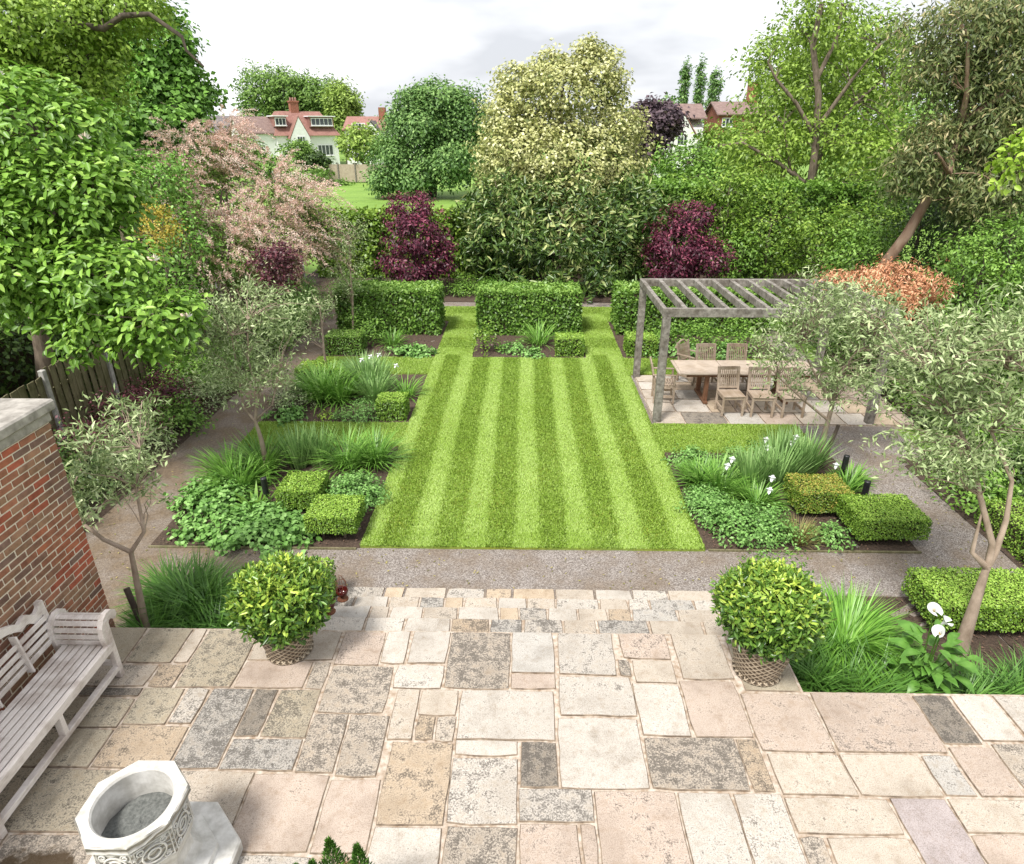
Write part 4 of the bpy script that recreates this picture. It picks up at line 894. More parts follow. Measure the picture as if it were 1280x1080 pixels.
hedge('neighbour_hedge', 'dark evergreen hedge beyond the mossy board fence', -11.2, -9.3, 7.0, 20.0, 1.9, 26000, F_['dark'], .12, .08, jit=.2)

# ------------------------------------------------------------------ bed planting
def iris_flower(label, x, y, z, white=True):
    t = thing('iris', label, 'flower', (x, y, G), group='white irises')
    h = z - G; MB().tube([(0, 0, 0), (.01, 0, h * .5), (0, 0, h)], [.006, .005, .004], 5).build('stem', F_['iris'], t)
    k = 6; a = np.arange(k) * PI / 3; upw = np.where(np.arange(k) % 2, 1.0, -.35)
    D = np.stack([np.cos(a), np.sin(a), upw], 1); Nn = np.stack([-np.cos(a) * upw, -np.sin(a) * upw, np.ones(k)], 1)
    V, F, vv = leaves(np.zeros((k, 3)) + np.array([0, 0, h]), D, Nn, .072, .055, rng.random(k), .2, .3, True); link('petals', npmesh('petals', V, [F], vv), F_['white'], t)
for i, (x, y, z) in enumerate([(3.45, 9.7, .06), (3.36, 9.62, -.02), (4.31, 10.6, 0), (4.24, 10.3, -.01), (4.83, 10.6, .05), (4.76, 10.56, -.04), (4.03, 9.4, -.12), (3.94, 9.2, -.23), (5.32, 10.0, -.19)]):
    iris_flower('white iris flower standing over the bed beside the clipped bronzed box', x, y, z)
for x, y, z in [(-3.74, 14.5, .13), (-3.53, 14.5, .21), (-3.35, 14.6, .22), (-2.89, 14.2, .1)]:
    iris_flower('white iris flower standing over the strap-leaved bed by the cross lawn', x, y, z)

TG = 'strap-leaved clumps in the flower beds'
for i, (x, y, r, h) in enumerate([(-5.05, 10.0, .6, .56), (-4.6, 10.3, .5, .66), (-4.75, 9.6, .45, .5)]):
    tuft('daylily', 'dark strap-leaved clump round the young olive trunk', x, y, r, h, 280, F_['strap'], .02, .6, 1.2, group=TG)
for x, y, r, h in [(-4.03, 10.5, .45, .58), (-3.7, 10.6, .45, .55)]: tuft('iris_clump', 'upright pale sword-leaved clump between the olive trunk and the fountain-shaped clumps', x, y, r, h, 190, F_['iris'], .024, .3, .4, group=TG, upright=.5)
for x, y, r, h in [(-3.15, 10.5, .48, .62), (-2.68, 10.6, .45, .6)]: tuft('daylily', 'fountain-shaped strap-leaved clump at the lawn edge behind the clipped box', x, y, r, h, 300, F_['strap'], .018, .55, 1.2, group=TG)
for x, y, r, h in [(-4.57, 13.75, .65, .75), (-4.1, 13.6, .6, .65), (-4.5, 14.3, .55, .6)]: tuft('daylily', 'deep green strap-leaved clump beside the silvery bush', x, y, r, h, 280, F_['strap'], .022, .5, 1.1, group=TG)
for x, y, r, h in [(-3.5, 14.2, .65, .7), (-3.3, 13.6, .5, .55), (-3.75, 14.6, .5, .65)]: tuft('iris_clump', 'pale sword-leaved clump under the white irises by the cross lawn', x, y, r, h, 230, F_['iris'], .026, .4, .7, group=TG, upright=.2)
tuft('daylily', 'small fresh strap-leaved clump at the bed corner behind the small box', -2.68, 13.95, .42, .5, 120, F_['brightgrass'], .018, .6, 1.2, group=TG)
tuft('daylily', 'strap-leaved clump below the tall hedge behind the low groundcover', -3.7, 17.9, .6, .42, 160, F_['strap'], .022, .7, 1.1, group=TG)
tuft('daylily', 'rounded grassy clump against the centre hedge', .45, 18.0, .55, .62, 170, F_['strap'], .02, .6, 1.2, group=TG)
for x, y, r, h in [(3.3, 9.75, .62, .5), (3.05, 9.95, .5, .42), (3.8, 9.3, .5, .38)]: tuft('daylily', 'arching strap-leaved clump at the lawn edge of the white iris bed', x, y, r, h, 280, F_['strap'], .02, .6, 1.2, group=TG)
for x, y, r, h in [(4.35, 9.95, .6, .62), (4.95, 10.35, .5, .66), (4.6, 10.5, .5, .6), (3.9, 9.9, .5, .55)]: tuft('iris_clump', 'tall sword-leaved clump under the white irises by the olive stake', x, y, r, h, 180, F_['iris'], .028, .35, .5, group=TG, upright=.4)
for x, y, r, h in [(5.45, 9.75, .42, .36), (5.7, 10.1, .38, .32)]: tuft('daylily', 'low strap-leaved clump between the bronzed box and the side path', x, y, r, h, 130, F_['strap'], .02, .6, 1.1, group=TG)
tuft('dry_grass', 'tawny dry grass tuft beside the gravel in front of the bronzed box', 4.06, 8.18, .25, .36, 170, F_['brown'], .008, .4, .7)
tuft('fountain_grass', 'big bright green fountain-shaped grass clump behind the pot', 3.72, 5.95, .62, .66, 2600, F_['brightgrass'], .014, .55, 2.0, cat='grass', spread=.3)
for x, y, r, h in [(2.95, 5.25, .5, .48), (3.35, 5.12, .5, .5), (3.75, 5.2, .5, .5), (3.2, 5.55, .45, .45)]: tuft('grass_clump', 'dark grassy clump along the terrace edge beside the potted shrub', x, y, r, h * 1.1, 480, F_['darkgrass'], .015, .7, 1.3, group='dark grasses along the terrace edge')
for x, y, r, h in [(4.85, 5.15, .45, .42), (5.3, 5.1, .5, .45), (5.8, 5.15, .5, .45), (4.5, 5.05, .4, .42), (6.3, 5.2, .5, .45)]: tuft('grass_clump', 'dark grassy clump along the terrace edge below the pale olive trunk', x, y, r, h * 1.1, 460, F_['darkgrass'], .015, .7, 1.3, group='dark grasses along the terrace edge')
for x, y, r, h in [(-4.1, 6.55, .55, .58), (-3.75, 6.35, .5, .5), (-4.3, 5.95, .45, .42), (-3.6, 5.95, .5, .42), (-3.2, 6.15, .5, .45), (-4.45, 6.7, .45, .5), (-2.95, 5.85, .35, .35)]: tuft('grass_clump', 'dark grassy clump between the brick wall and the potted shrub', x, y, r, h * 1.05, 460, F_['darkgrass'], .015, .65, 1.3, group='dark grasses below the brick wall')

MG = 'leafy groundcover mounds in the beds'
for x, y, r, h in [(-5.15, 8.95, .42, .3), (-5.2, 9.5, .38, .3), (-4.75, 9.15, .4, .32)]: mound('geranium', 'scalloped-leaved groundcover mound along the side path edge', x, y, r, h, 420, F_['geranium'], .075, .07, group=MG, big=True)
for x, y, r, h in [(-4.35, 8.28, .48, .3), (-3.85, 8.22, .5, .32), (-3.4, 8.3, .36, .27), (-4.0, 8.6, .4, .3)]: mound('geranium', 'broad scalloped-leaved groundcover mound along the gravel in front of the box blocks', x, y, r, h, 620, F_['geranium'], .075, .072, group=MG, big=True)
mound('geranium', 'small scalloped-leaved mound alone on the bare bark corner', -4.95, 8.22, .26, .18, 220, F_['geranium'], .07, .068, group=MG, big=True)
mound('sedum', 'fine blue-green mound between the clipped box and the lawn edge', -2.74, 9.3, .48, .5, 3200, F_['geranium'], .055, .03, group=MG, ry=.42)
tuft('bergenia', 'broad strap-leaved plant below the black cylinder light', -4.25, 8.95, .4, .34, 60, F_['mid'], .045, .8, .8)
mound('catmint', 'silvery green bush beside the strap leaves and side path', -5.12, 13.3, .45, .58, 900, F_['olive'], .06, .02)
mound('geranium', 'pale round-leaved mound at the path corner of the iris bed', -4.95, 12.62, .34, .22, 330, F_['geranium'], .075, .07, group=MG, big=True)
mound('sedum', 'dome of fresh leaves beside the small clipped box', -3.32, 12.7, .36, .46, 800, F_['geranium'], .06, .028, group=MG)
mound('sedum', 'tiny fresh-leaved dome on bare bark next to the larger dome', -3.75, 12.62, .2, .24, 220, F_['geranium'], .06, .028, group=MG)
mound('sedum', 'tiny pale seedling rosette alone on bare bark', -4.15, 12.66, .15, .15, 110, F_['fresh'], .06, .03, group=MG)
mound('leafy_shrub', 'bushy fresh green shrub in front of the tall hedge by the side path', -4.6, 18.2, .62, 1.1, 1500, F_['mid'], .085, .045, cat='shrub')
mound('lady_mantle', 'pale scalloped groundcover spilling at the lawn corner before the tall hedge', -2.98, 16.98, .55, .25, 700, F_['geranium'], .08, .075, ry=.3, big=True)
mound('leafy_shrub', 'airy light green shrub at the corner of the centre hedge', -1.05, 17.3, .42, .85, 420, F_['laurel'], .08, .045, cat='shrub')
mound('geranium', 'low green mound in the middle of the centre bed', -.3, 17.3, .36, .26, 300, F_['geranium'], .07, .06, group=MG, big=True)
mound('geranium', 'flat pale groundcover patch at the front of the centre bed', .25, 16.95, .34, .17, 260, F_['geranium'], .07, .068, group=MG, big=True)
for x, y, r, h, s in [(3.7, 10.4, .42, .45, 'behind the arching clumps'), (4.4, 10.85, .5, .34, 'against the cross lawn'), (3.05, 10.7, .38, .32, 'at the lawn corner')]: mound('cranesbill', 'finely divided green mound ' + s + ' in the white iris bed', x, y, r, h, 900, F_['geranium'], .055, .035, group=MG)
for x, y, r, h in [(3.02, 8.9, .42, .42), (3.3, 8.4, .5, .5), (3.72, 8.4, .42, .48), (2.98, 9.3, .33, .3)]: mound('cranesbill', 'lush ferny mound spilling between lawn corner and gravel', x, y, r, h, 1500, F_['geranium'], .055, .03, group=MG)
mound('peony', 'small fresh leafy mound in front of the bronzed box', 4.55, 8.25, .27, .32, 520, F_['geranium'], .06, .032, group=MG)
for x, y, r, h in [(3.9, 17.6, .5, .8), (4.8, 17.5, .6, .9), (5.8, 17.4, .6, 1.0)]: mound('leafy_shrub', 'bushy green shrub behind the dining table', x, y, r, h, 900, F_['mid'], .09, .05, cat='shrub', group='shrubs behind the dining table')
for x, y, r, h in [(3.4, 17.2, .4, .4), (4.3, 16.95, .45, .4), (5.3, 16.9, .5, .45)]: mound('geranium', 'low leafy mound edging the grass behind the dining terrace', x, y, r, h, 420, F_['geranium'], .075, .06, group=MG, big=True)

# calla lilies: each broad leaf and flower its own piece
cl = thing('calla_lily', 'calla lily plant with broad leaves and two white flowers at the terrace edge', 'plant', (4.28, 5.35, G))
def broad_leaf(L_, W_):
    n = 7; V = []; F = []
    for i in range(n):
        t_ = i / (n - 1); w = W_ * .5 * math.sin(PI * min(1, t_ * .85 + .12)) ** .8 * (1 - t_ ** 5); z = .10 * L_ * math.sin(t_ * PI) - .25 * L_ * t_ ** 2
        V += [(L_ * t_, -w, z + .25 * w), (L_ * t_, 0, z), (L_ * t_, w, z + .25 * w)]
    for i in range(n - 1): b = i * 3; F += [(b, b + 3, b + 4, b + 1), (b + 1, b + 4, b + 5, b + 2)]
    me = MB().add(V, F, True).mesh('leaf'); a = me.attributes.new('v', 'FLOAT', 'POINT'); a.data.foreach_set('value', np.clip(.4 + .3 * rng.random(len(V)), 0, 1)); me.materials.append(F_['darkgrass']); return me
lm = [broad_leaf(.19, .10), broad_leaf(.22, .125), broad_leaf(.16, .095)]
for k in range(64):
    a = k * 2.4; hh = .2 + .5 * random.random(); rr = .05 + .26 * random.random()
    o = link('leaf', lm[k % 3], None, cl, (rr * math.cos(a), rr * math.sin(a), hh), (random.uniform(-.3, .3), random.uniform(-.6, .25), a + random.uniform(-.4, .4)))
mb = MB()
for k in range(14): a = k * .45; mb.tube([(0, 0, 0), (.1 * math.cos(a), .1 * math.sin(a), .3), (.2 * math.cos(a), .2 * math.sin(a), .5)], [.01, .008, .006], 5)
mb.build('stem', F_['mid'], cl)
def spathe():
    V = []; F = []; n = 16
    for i, (r_, z) in enumerate(((.012, 0), (.025, .05), (.05, .09), (.085, .115))):
        for k in range(n): a = 2 * PI * k / n; q = r_ * (1 + (.55 if i == 3 else .25) * max(0, math.cos(a)) ** 3); V.append((q * math.cos(a), q * math.sin(a), z - .02 * math.cos(a) * i / 3))
    for i in range(3):
        for k in range(n - 1): F.append((i * n + k, i * n + k + 1, i * n + n + k + 1, i * n + n + k))
    return MB().add(V, F, True).mesh('flower')
sp_ = spathe(); sp_.materials.append(F_['white'])
for dx, dy, z, a in ((.0, .15, 1.0, -1.2), (.05, .02, .80, -2.0), (.08, .1, .88, .4)):
    f_ = link('flower', sp_, None, cl, (dx, dy, z), (.5, .2, a)); f_.scale = (.72, .72, .72); MB().tube([(0, 0, .0), (0, 0, .07)], [.008, .005], 6).build('spadix', F_['yellowc'], f_)
    MB().tube([(dx * .3, dy * .3, .1), (dx, dy, z)], [.009, .006], 5).build('stem', F_['mid'], cl)

ro = thing('rose_bush', 'small rose bush with white blooms behind the potted shrub', 'shrub', (3.08, 6.45, G))
me, C = crown_mesh('foliage', [(0, 0, .65, .38, .36)], 120, 6, .05, .05, .032, up=.5); o = link('foliage', me, F_['mid'], ro); o['kind'] = 'stuff'
mb = MB(); twigs(mb, [(0, 0, 0), (.05, 0, .2), (-.06, .03, .25)], C, 26, .008); mb.build('stem', M['bark'], ro)
for x, y, z in ((-.22, -.2, .74), (-.14, -.22, .72), (.05, -.1, .86), (.18, -.15, .80), (.26, -.24, .62), (-.02, -.24, .6)):
    k = 14; d = rdir(k); d[:, 2] = np.abs(d[:, 2]); V, F, vv = leaves(np.zeros((k, 3)), d, rdir(k), .045, .05, rng.random(k), .2, -.3, True); link('flower', npmesh('flower', V, [F], vv), F_['white'], ro, (x, y, z))

cn = thing('dwarf_conifer', 'feathery dwarf conifer tip at the edge of the terrace flags', 'conifer', (-1.18, 2.62, 0))
P = []; D = []
for (cx, cy, zt, rr) in ((0, 0, 1.0, .16), (.16, .02, .92, .13), (-.1, -.06, .88, .12), (.3, -.05, .78, .12), (-.24, .0, .74, .1)):
    n = 1500; t_ = rng.random(n) ** .8; a = rng.random(n) * 2 * PI; q = rr * (1 - t_) * (.3 + .7 * rng.random(n)) * 1.6
    P.append(np.stack([cx + q * np.cos(a), cy + q * np.sin(a), zt * (.25 + .75 * t_)], 1)); D.append(np.stack([np.cos(a) * .6, np.sin(a) * .6, np.ones(n)], 1))
P = np.concatenate(P); D = np.concatenate(D) + rng.normal(size=(len(P), 3)) * .25; n = len(P)
V, F, vv = leaves(P, D, rdir(n), .035, .009, np.clip(.45 + rng.normal(size=n) * .25, 0, 1)); o = link('foliage', npmesh('foliage', V, [F], vv), F_['conifer'], cn); o['kind'] = 'stuff'
MB().tube([(0, 0, 0), (0, 0, .85)], [.03, .008], 6).build('trunk', M['bark'], cn)
M['terracotta'] = simple('terracotta', (.28, .13, .08), (.42, .22, .14), 8, .85, .2, .004)
cp = thing('terracotta_pot', 'terracotta pot holding the dwarf conifer', 'pot', (-1.18, 2.62, 0))
MB().lathe([(.001, .004), (.17, .004), (.25, .30), (.275, .30), (.28, .36), (.25, .36), (.235, .30), (.001, .29)], 28).build('vessel', M['terracotta'], cp)

# ------------------------------------------------------------------ silvery young trees (slender olive-like)
def olive(label, key, base, paths, nc, per, L=.065, W=.016, cr=.11, r0=.035, ntw=70, **kw):
    return tree('olive_tree', label, BL[key], base, paths, M['oliveb'], F_['olive'], nc, per, cr, L, W, r0, .01, ntw, .008, group='slender silvery olive trees', shell=.95, lump=.4, rand=1.2, up=.3, droop=-.1, sub=8, **kw)
olive('slender olive tree with pinkish trunk beside the brick wall', 'olive1', (-4.45, 6.05, G), [[(-4.45, 6.05, G), (-4.45, 6.05, -.3), (-4.44, 6.1, .22), (-4.44, 6.15, .63)], [(-4.44, 6.15, .63), (-4.75, 6.2, .76), (-5.0, 6.3, .9), (-5.16, 6.4, 1.21), (-4.94, 6.6, 1.62)], [(-4.44, 6.15, .63), (-4.26, 6.2, .87), (-4.35, 6.4, 1.32), (-4.38, 6.7, 1.68)]], 190, 8, .10, .024, cr=.06, r0=.055)
olive('silvery olive tree with forked trunk in the groundcover bed beside the side path', 'olive2', (-4.59, 10.4, G), [[(-4.59, 10.4, G), (-4.6, 10.4, .02), (-4.65, 10.4, .4)], [(-4.65, 10.4, .38), (-4.85, 10.5, .59), (-4.85, 10.5, 1.18), (-4.83, 10.5, 1.88)], [(-4.66, 10.42, .38), (-4.56, 10.5, .89), (-4.63, 10.5, 1.46), (-4.52, 10.5, 2.15)], [(-4.66, 10.42, .38), (-4.39, 10.6, .62), (-4.15, 10.6, 1.29)]], 480, 11, .09, .025, r0=.055)
olive('thin bare-stemmed olive tree in the iris bed by the side path', 'olive3', (-4.85, 15.3, G), [[(-4.85, 15.3, G), (-4.88, 15.4, .11), (-4.92, 15.6, .62), (-4.97, 15.8, 1.02)], [(-4.92, 15.6, .5), (-5.2, 15.6, .6)]], 80, 10, .075, .02, ntw=30)
olive('sparse silvery olive tree rising in front of the tall hedge', 'olive4', (-4.81, 17.9, G), [[(-4.81, 17.9, G), (-4.74, 18.0, .58), (-4.71, 18.0, 1.46), (-4.65, 18.0, 2.31)], [(-4.72, 18.0, 1.0), (-4.95, 18, 1.4)]], 190, 11, .08, .022, ntw=50)
olive('large silvery olive tree with pale forked trunk beside the calla lilies', 'olive5', (5.12, 6.0, G), [[(5.12, 6.0, G), (5.14, 6.05, 0), (5.16, 6.1, .57)], [(5.16, 6.1, .55), (5.24, 6.15, .75), (5.27, 6.2, 1.13), (5.26, 6.3, 1.57), (4.95, 6.4, 2.09), (5.1, 6.6, 2.7)], [(5.17, 6.1, .6), (5.17, 6.15, .86), (4.9, 6.2, 1.43), (4.75, 6.3, 1.86), (4.56, 6.5, 2.23), (4.33, 6.6, 2.64)], [(5.16, 6.1, .58), (4.94, 6.1, .78), (4.98, 6.2, 1.23)]], 600, 11, .085, .022, cr=.09, r0=.085, ntw=240)
olive('wide silvery olive tree tied to a stake, screening the dining table', 'olive6', (5.43, 10.8, G), [[(5.43, 10.8, G), (5.41, 10.8, 0), (5.44, 10.8, .69), (5.43, 10.8, 1.28)], [(5.43, 10.8, .61), (5.05, 10.8, 1.13), (4.67, 10.8, 1.7)], [(5.44, 10.82, .9), (5.48, 10.9, 1.1), (5.69, 10.9, 1.53), (5.9, 10.9, 1.82)], [(5.42, 10.8, .3), (4.9, 10.7, .7), (4.3, 10.6, 1.2)]], 590, 11, .095, .026, cr=.09, r0=.055, ntw=220)
o = MB().tube([(5.37, 10.6, G - .05), (5.52, 10.6, .30)], .032, 8).build('tree_stake', M['darkbark']); tag(o, 'dark leaning wooden stake beside the wide olive trunk', 'stake')
o = MB().tube([(-4.38, 5.95, G - .05), (-4.62, 6.15, .12)], .035, 8).build('tree_stake', M['darkbark']); tag(o, 'mossy leaning stake beside the olive trunk by the brick wall', 'stake')

# ------------------------------------------------------------------ big trees and shrubs round the garden
def drop(p, z=G): return (p[0], p[1], z)
mt = tree('magnolia_tree', 'large-leaved magnolia tree with pale pink flowers leaning over the board fence', BL['magnolia'], (-9.1, 11.6, G), [[(-9.1, 11.6, G), (-9.08, 11.6, .43), (-8.92, 11.6, 1.23), (-8.86, 11.6, 1.91), (-8.5, 11.6, 2.84), (-8.04, 11.4, 3.91)]] + [taper_path((-8.7, 11.6, 2.3), b[:3], 6, .08) for b in BL['magnolia']], M['bark'], F_['magnolia'], 1300, 11, .15, .135, .07, .2, .03, 90, .016, big=True, shell=.42, up=.75, droop=.3, vtop=.15, lump=.12)
crown_o = [c for c in mt.children if c.name.startswith('crown')][0]
V, F, vv = leaves(np.zeros((1, 3)), np.array([[1., 0, 0]]), np.array([[0, 0, 1.]]), .15, .08, np.array([.72]), .16, .14, True)
lf = npmesh('leaf', V, [F], vv); lf.materials.append(F_['magnolia']); C, O_ = blob_clumps(BL['magnolia'], 700, .12, .1)
sel = [(c, o) for c, o in zip(C, O_) if o[1] < .15 and o[0] > -.45][:250]
for c, o in sel:
    link('leaf', lf, None, crown_o, (c[0] + 9.1, c[1] - 11.6, c[2] - G), (random.uniform(-.5, .5), random.uniform(.1, .9), math.atan2(o[1], o[0]) + random.uniform(-.9, .9)))
fm = []
for _ in range(2):
    k = 9; d = rdir(k); d[:, 2] = np.abs(d[:, 2]) + .3; V, F, vv = leaves(np.zeros((k, 3)), d, rdir(k), .11, .05, rng.random(k), .2, -.1, True); q = npmesh('flower', V, [F], vv); q.materials.append(F_['palepink']); fm.append(q)
for c, o in sel[::28]: link('flower', fm[0], None, crown_o, (c[0] + 9.1 + o[0] * .1, c[1] - 11.6 + o[1] * .1, c[2] - G + .06))

BR = [(-13.31, 17.5, 6.96), (-11.4, 17.4, 7.07), (-10.43, 17.3, 7.19), (-9.54, 17.2, 7.06), (-9.05, 17.2, 7.31), (-8.45, 17.2, 7.34), (-7.8, 17.2, 6.9), (-7.76, 17.2, 6.63), (-7.42, 17.2, 6.3)]
tree('golden_tree', 'golden-green leafy tree with a long bare branch reaching over the sky', BL['lime'], (-12.6, 18.2, G), [[(-12.6, 18.2, G), (-12.6, 18.2, 3), (-12.8, 17.9, 6), (-13.3, 17.5, 6.96)], BR, taper_path((-12.7, 18, 4.5), (-10.9, 18, 6.2), 6), taper_path((-12.7, 18, 4), (-11.6, 17.6, 5.3), 6)], M['darkbark'], F_['lime'], 2600, 12, .18, .13, .07, .2, .025, 60, .02, shell=.5, lump=.2, vtop=.15)
tree('maple_tree', 'fresh green maple with pale stems behind the magnolia and pink shrub', BL['maple'], (-13.3, 22.8, G), [[(-13.3, 22.8, G), (-13.4, 22.6, 2.5), (-13.45, 22.5, 4.21), (-13.73, 22.5, 5.81), (-13.83, 22.5, 6.35)], [(-13.44, 22.5, 4.3), (-13.38, 22.5, 5.25), (-13.0, 23, 6.2)], [(-13.44, 22.6, 4.0), (-12.4, 23.3, 5.5), (-11.5, 24, 6.4)], [(-12.4, 23.3, 5.2), (-11.3, 23.9, 5.7), (-10.5, 24, 6.0)]], M['bark'], F_['maple'], 1900, 10, .2, .19, .14, .2, .03, 60, .02, shell=.5, lump=.22, vtop=.15)
tree('background_tree', 'dark leafy tree filling the gap behind the golden and maple trees', [(-14.5, 26, 4, 3, 3.4), (-17, 25, 5, 3, 3.5), (-11.5, 25, 2.6, 2.2, 2)], (-15, 26, G), None, M['darkbark'], F_['mid'], 900, 9, .35, .22, .14, .25, .05, 30, .03, shell=.5)
tree('golden_shrub', 'small golden-yellow shrub between the magnolia and the pink shrub', BL['yellowshrub'], (-8.0, 14.0, G), None, M['bark'], F_['yellow'], 130, 9, .09, .06, .035, .03, .01, 25, .008, cat='shrub', shell=.7)
tree('leafy_shrub', 'bright green shrub between the magnolia and the pink tamarisk', BL['leftshrub'] + [(-8.3, 15.2, 1.4, .9, 1.0)], (-8.3, 15.6, G), None, M['bark'], F_['maple'], 520, 10, .16, .11, .055, .07, .02, 40, .012, cat='shrub', shell=.55)

# tamarisk: arching stems carrying feathery pink plumes
def tamarisk(label, blobs, base, n_plume):
    t = thing('tamarisk_shrub', label, 'shrub', base); C, O = blob_clumps(blobs, n_plume, .55, .2); mb = MB()
    stems = [taper_path(base, (b[0], b[1], b[2] - .2), 7, .12, .04) for b in blobs]
    limbs(mb, stems, .05, .012, 6); twigs(mb, np.concatenate([s[2:] for s in stems]), C, 160, .009, 4, .15); mb.build('stem', M['bark'], t, base)
    m_ = 64; pl = np.repeat(np.arange(n_plume), m_); tt = np.tile(np.linspace(0, 1, m_), n_plume)
    d = nrm(O * np.array([1, 1, .35]) + np.array([.45, -.3, .4]) + rng.normal(size=(n_plume, 3)) * .25); Lp = .45 + .5 * rng.random(n_plume)
    P = C[pl] + d[pl] * (tt * Lp[pl])[:, None]; P[:, 2] -= (tt ** 2) * Lp[pl] * .45; P += rng.normal(size=P.shape) * (.04 * (1.1 - tt))[:, None]
    D = nrm(d[pl] + rng.normal(size=P.shape) * .7 - np.array([0, 0, .2])); n = len(P)
    pink = rng.random(n_plume) < np.clip(.80 + O[:, 2] * .25, .4, 1); v = np.clip(np.where(pink, .66, .1)[pl] + rng.normal(size=n) * .17 + (rng.normal(size=n_plume) * .1)[pl], 0, 1)
    V, F, vv = leaves(P, D, rdir(n), .06 * (.6 + .8 * rng.random(n)), .02, v, .1, .1)
    o = link('plumes', npmesh('plumes', V - np.array(base), [F], vv), F_['pink'], t); o['kind'] = 'stuff'
    me, _ = crown_mesh('foliage', [(b[0], b[1] + .25, b[2] - .25, b[3] * .85, b[4] * .8) for b in blobs], 900, 10, .15, .11, .045, origin=base, rand=1.0); o = link('foliage', me, F_['tamgreen'], t); o['kind'] = 'stuff'
tamarisk('feathery pink flowering tamarisk shrub arching over the fence by the side path', BL['tamarisk'], (-7.6, 18.0, G), 950)
tree('berberis_shrub', 'dark burgundy shrub at the foot of the pink tamarisk', BL['berberis'], (-5.9, 14.9, G), [taper_path((-6.9, 15, G), (-5.9, 14.7, 1.8), 5), taper_path((-6.6, 15, .3), (-5.42, 14.5, 2.2), 5)], M['darkbark'], F_['berberis'], 200, 9, .1, .075, .045, .03, .01, 30, .008, cat='shrub', shell=.7)
for i, (k, lab) in enumerate((('pmaple1', 'purple-red maple shrub in front of the boundary hedge, beside the lawn gap'), ('pmaple2', 'purple-red maple shrub behind the pergola'))):
    b0 = (BL[k][1][0], 24.4, G); tree('purple_maple', lab, BL[k] + [(b0[0], 24.2, .1, .9, .6)], b0, None, M['darkbark'], F_['pmaple'], 800, 10, .12, .14, .055, .07, .02, 40, .012, cat='shrub', group='purple maples', shell=.5, lump=.25, up=.8, droop=.5, vtop=.25)
tree('variegated_tree', 'big cream and yellow variegated evergreen rising above the garden', BL['holly'] + [(1.4, 29.6, 2.2, 3.0, 2.0)], (1.4, 29.6, G), [[(1.4, 29.6, G), (1.4, 29.6, 3), (1.5, 29.8, 6.5)]] + [taper_path((1.4, 29.6, 2.5), b[:3], 6) for b in BL['holly']] + [taper_path((2.5, 30, 6.3), (2.57, 30, 8.3), 4), taper_path((2.6, 30, 6.3), (2.9, 30, 8.1), 4), taper_path((1.0, 30, 6.6), (1.05, 30, 7.8), 4)], M['bark'], F_['holly'], 4200, 11, .17, .15, .10, .16, .02, 60, .012, shell=.45, lump=.16, vtop=.22)
tree('rhododendron_shrub', 'broad dark evergreen shrub with large pale-tipped leaves below the variegated tree', BL['rhodo'], (1.4, 26.4, G), None, M['bark'], F_['rhodo'], 2000, 9, .14, .27, .085, .1, .03, 60, .02, cat='shrub', big=True, shell=.4, lump=.2, up=.35, droop=.1, vtop=.2, rand=.9, vbias=-.08)
tree('laurel_shrub', 'glossy yellow-green laurel shrubs massed behind the pergola', BL['laurel'][:1] + BL['laurel'][3:4], (8.2, 26.5, G), None, M['bark'], F_['laurel'], 420, 10, .16, .15, .07, .08, .02, 40, .015, cat='shrub', shell=.5, lump=.2, vtop=.2, up=.7, label=None) if False else None
for i, lab in ((0, 'yellow-green shrub just behind the purple maple by the pergola'), (1, 'glossy light green shrub below the spring tree trunk'), (2, 'wide green shrub between the spring tree and the leaning eucalyptus'), (3, 'dark-based green shrub low behind the pergola roof'), (4, 'green shrub at the foot of the leaning eucalyptus')):
    b = BL['laurel'][i]; tree('laurel_shrub', lab, [b, (b[0], b[1] + .2, max(.4, b[2] - 1.0), b[3] * .95, max(.8, b[4]))], (b[0], b[1], G), None, M['bark'], F_['laurel' if i != 3 else 'mid'], 330, 10, .16, .14, .065, .06, .02, 30, .012, cat='shrub', group='shrubs behind the pergola', shell=.5, lump=.22, vtop=.25, up=.7)
ASH = [[(12.1, 30.5, G), (12.07, 29.6, 1.85), (11.99, 29.6, 2.67), (11.93, 29.6, 4.11), (11.67, 29.6, 6.22), (11.12, 29.6, 7.93), (11.19, 29.6, 9.29)], [(11.99, 29.6, 2.8), (10.36, 29.6, 3.79), (8.91, 29.6, 4.48), (7.92, 29.6, 4.35)], [(11.83, 29.6, 5.0), (12.82, 29.6, 6.66), (13.66, 29.6, 7.93), (14.57, 29.6, 8.74)], [(11.9, 29.6, 4.6), (10.84, 29.6, 5.93), (9.88, 29.6, 6.8), (9.47, 29.6, 7.37)], [(12.0, 29.6, 3.0), (12.6, 30.3, 4.6), (13.4, 30, 6.0), (14.3, 30, 6.8)], [(11.5, 29.6, 6.8), (12.0, 29.6, 8.2), (12.4, 30.6, 9.4)], [(12.0, 29.6, 2.5), (11.2, 30.2, 3.6), (10.6, 30.0, 5.2)]]
tree('spring_tree', 'open-branched tree in fresh spring leaf above the pergola', BL['ash'], (12.1, 30.5, G), ASH, M['bark'], F_['ash'], 1400, 10, .22, .2, .09, .2, .03, 150, .02, shell=.9, lump=.25, vtop=.1, droop=.4)
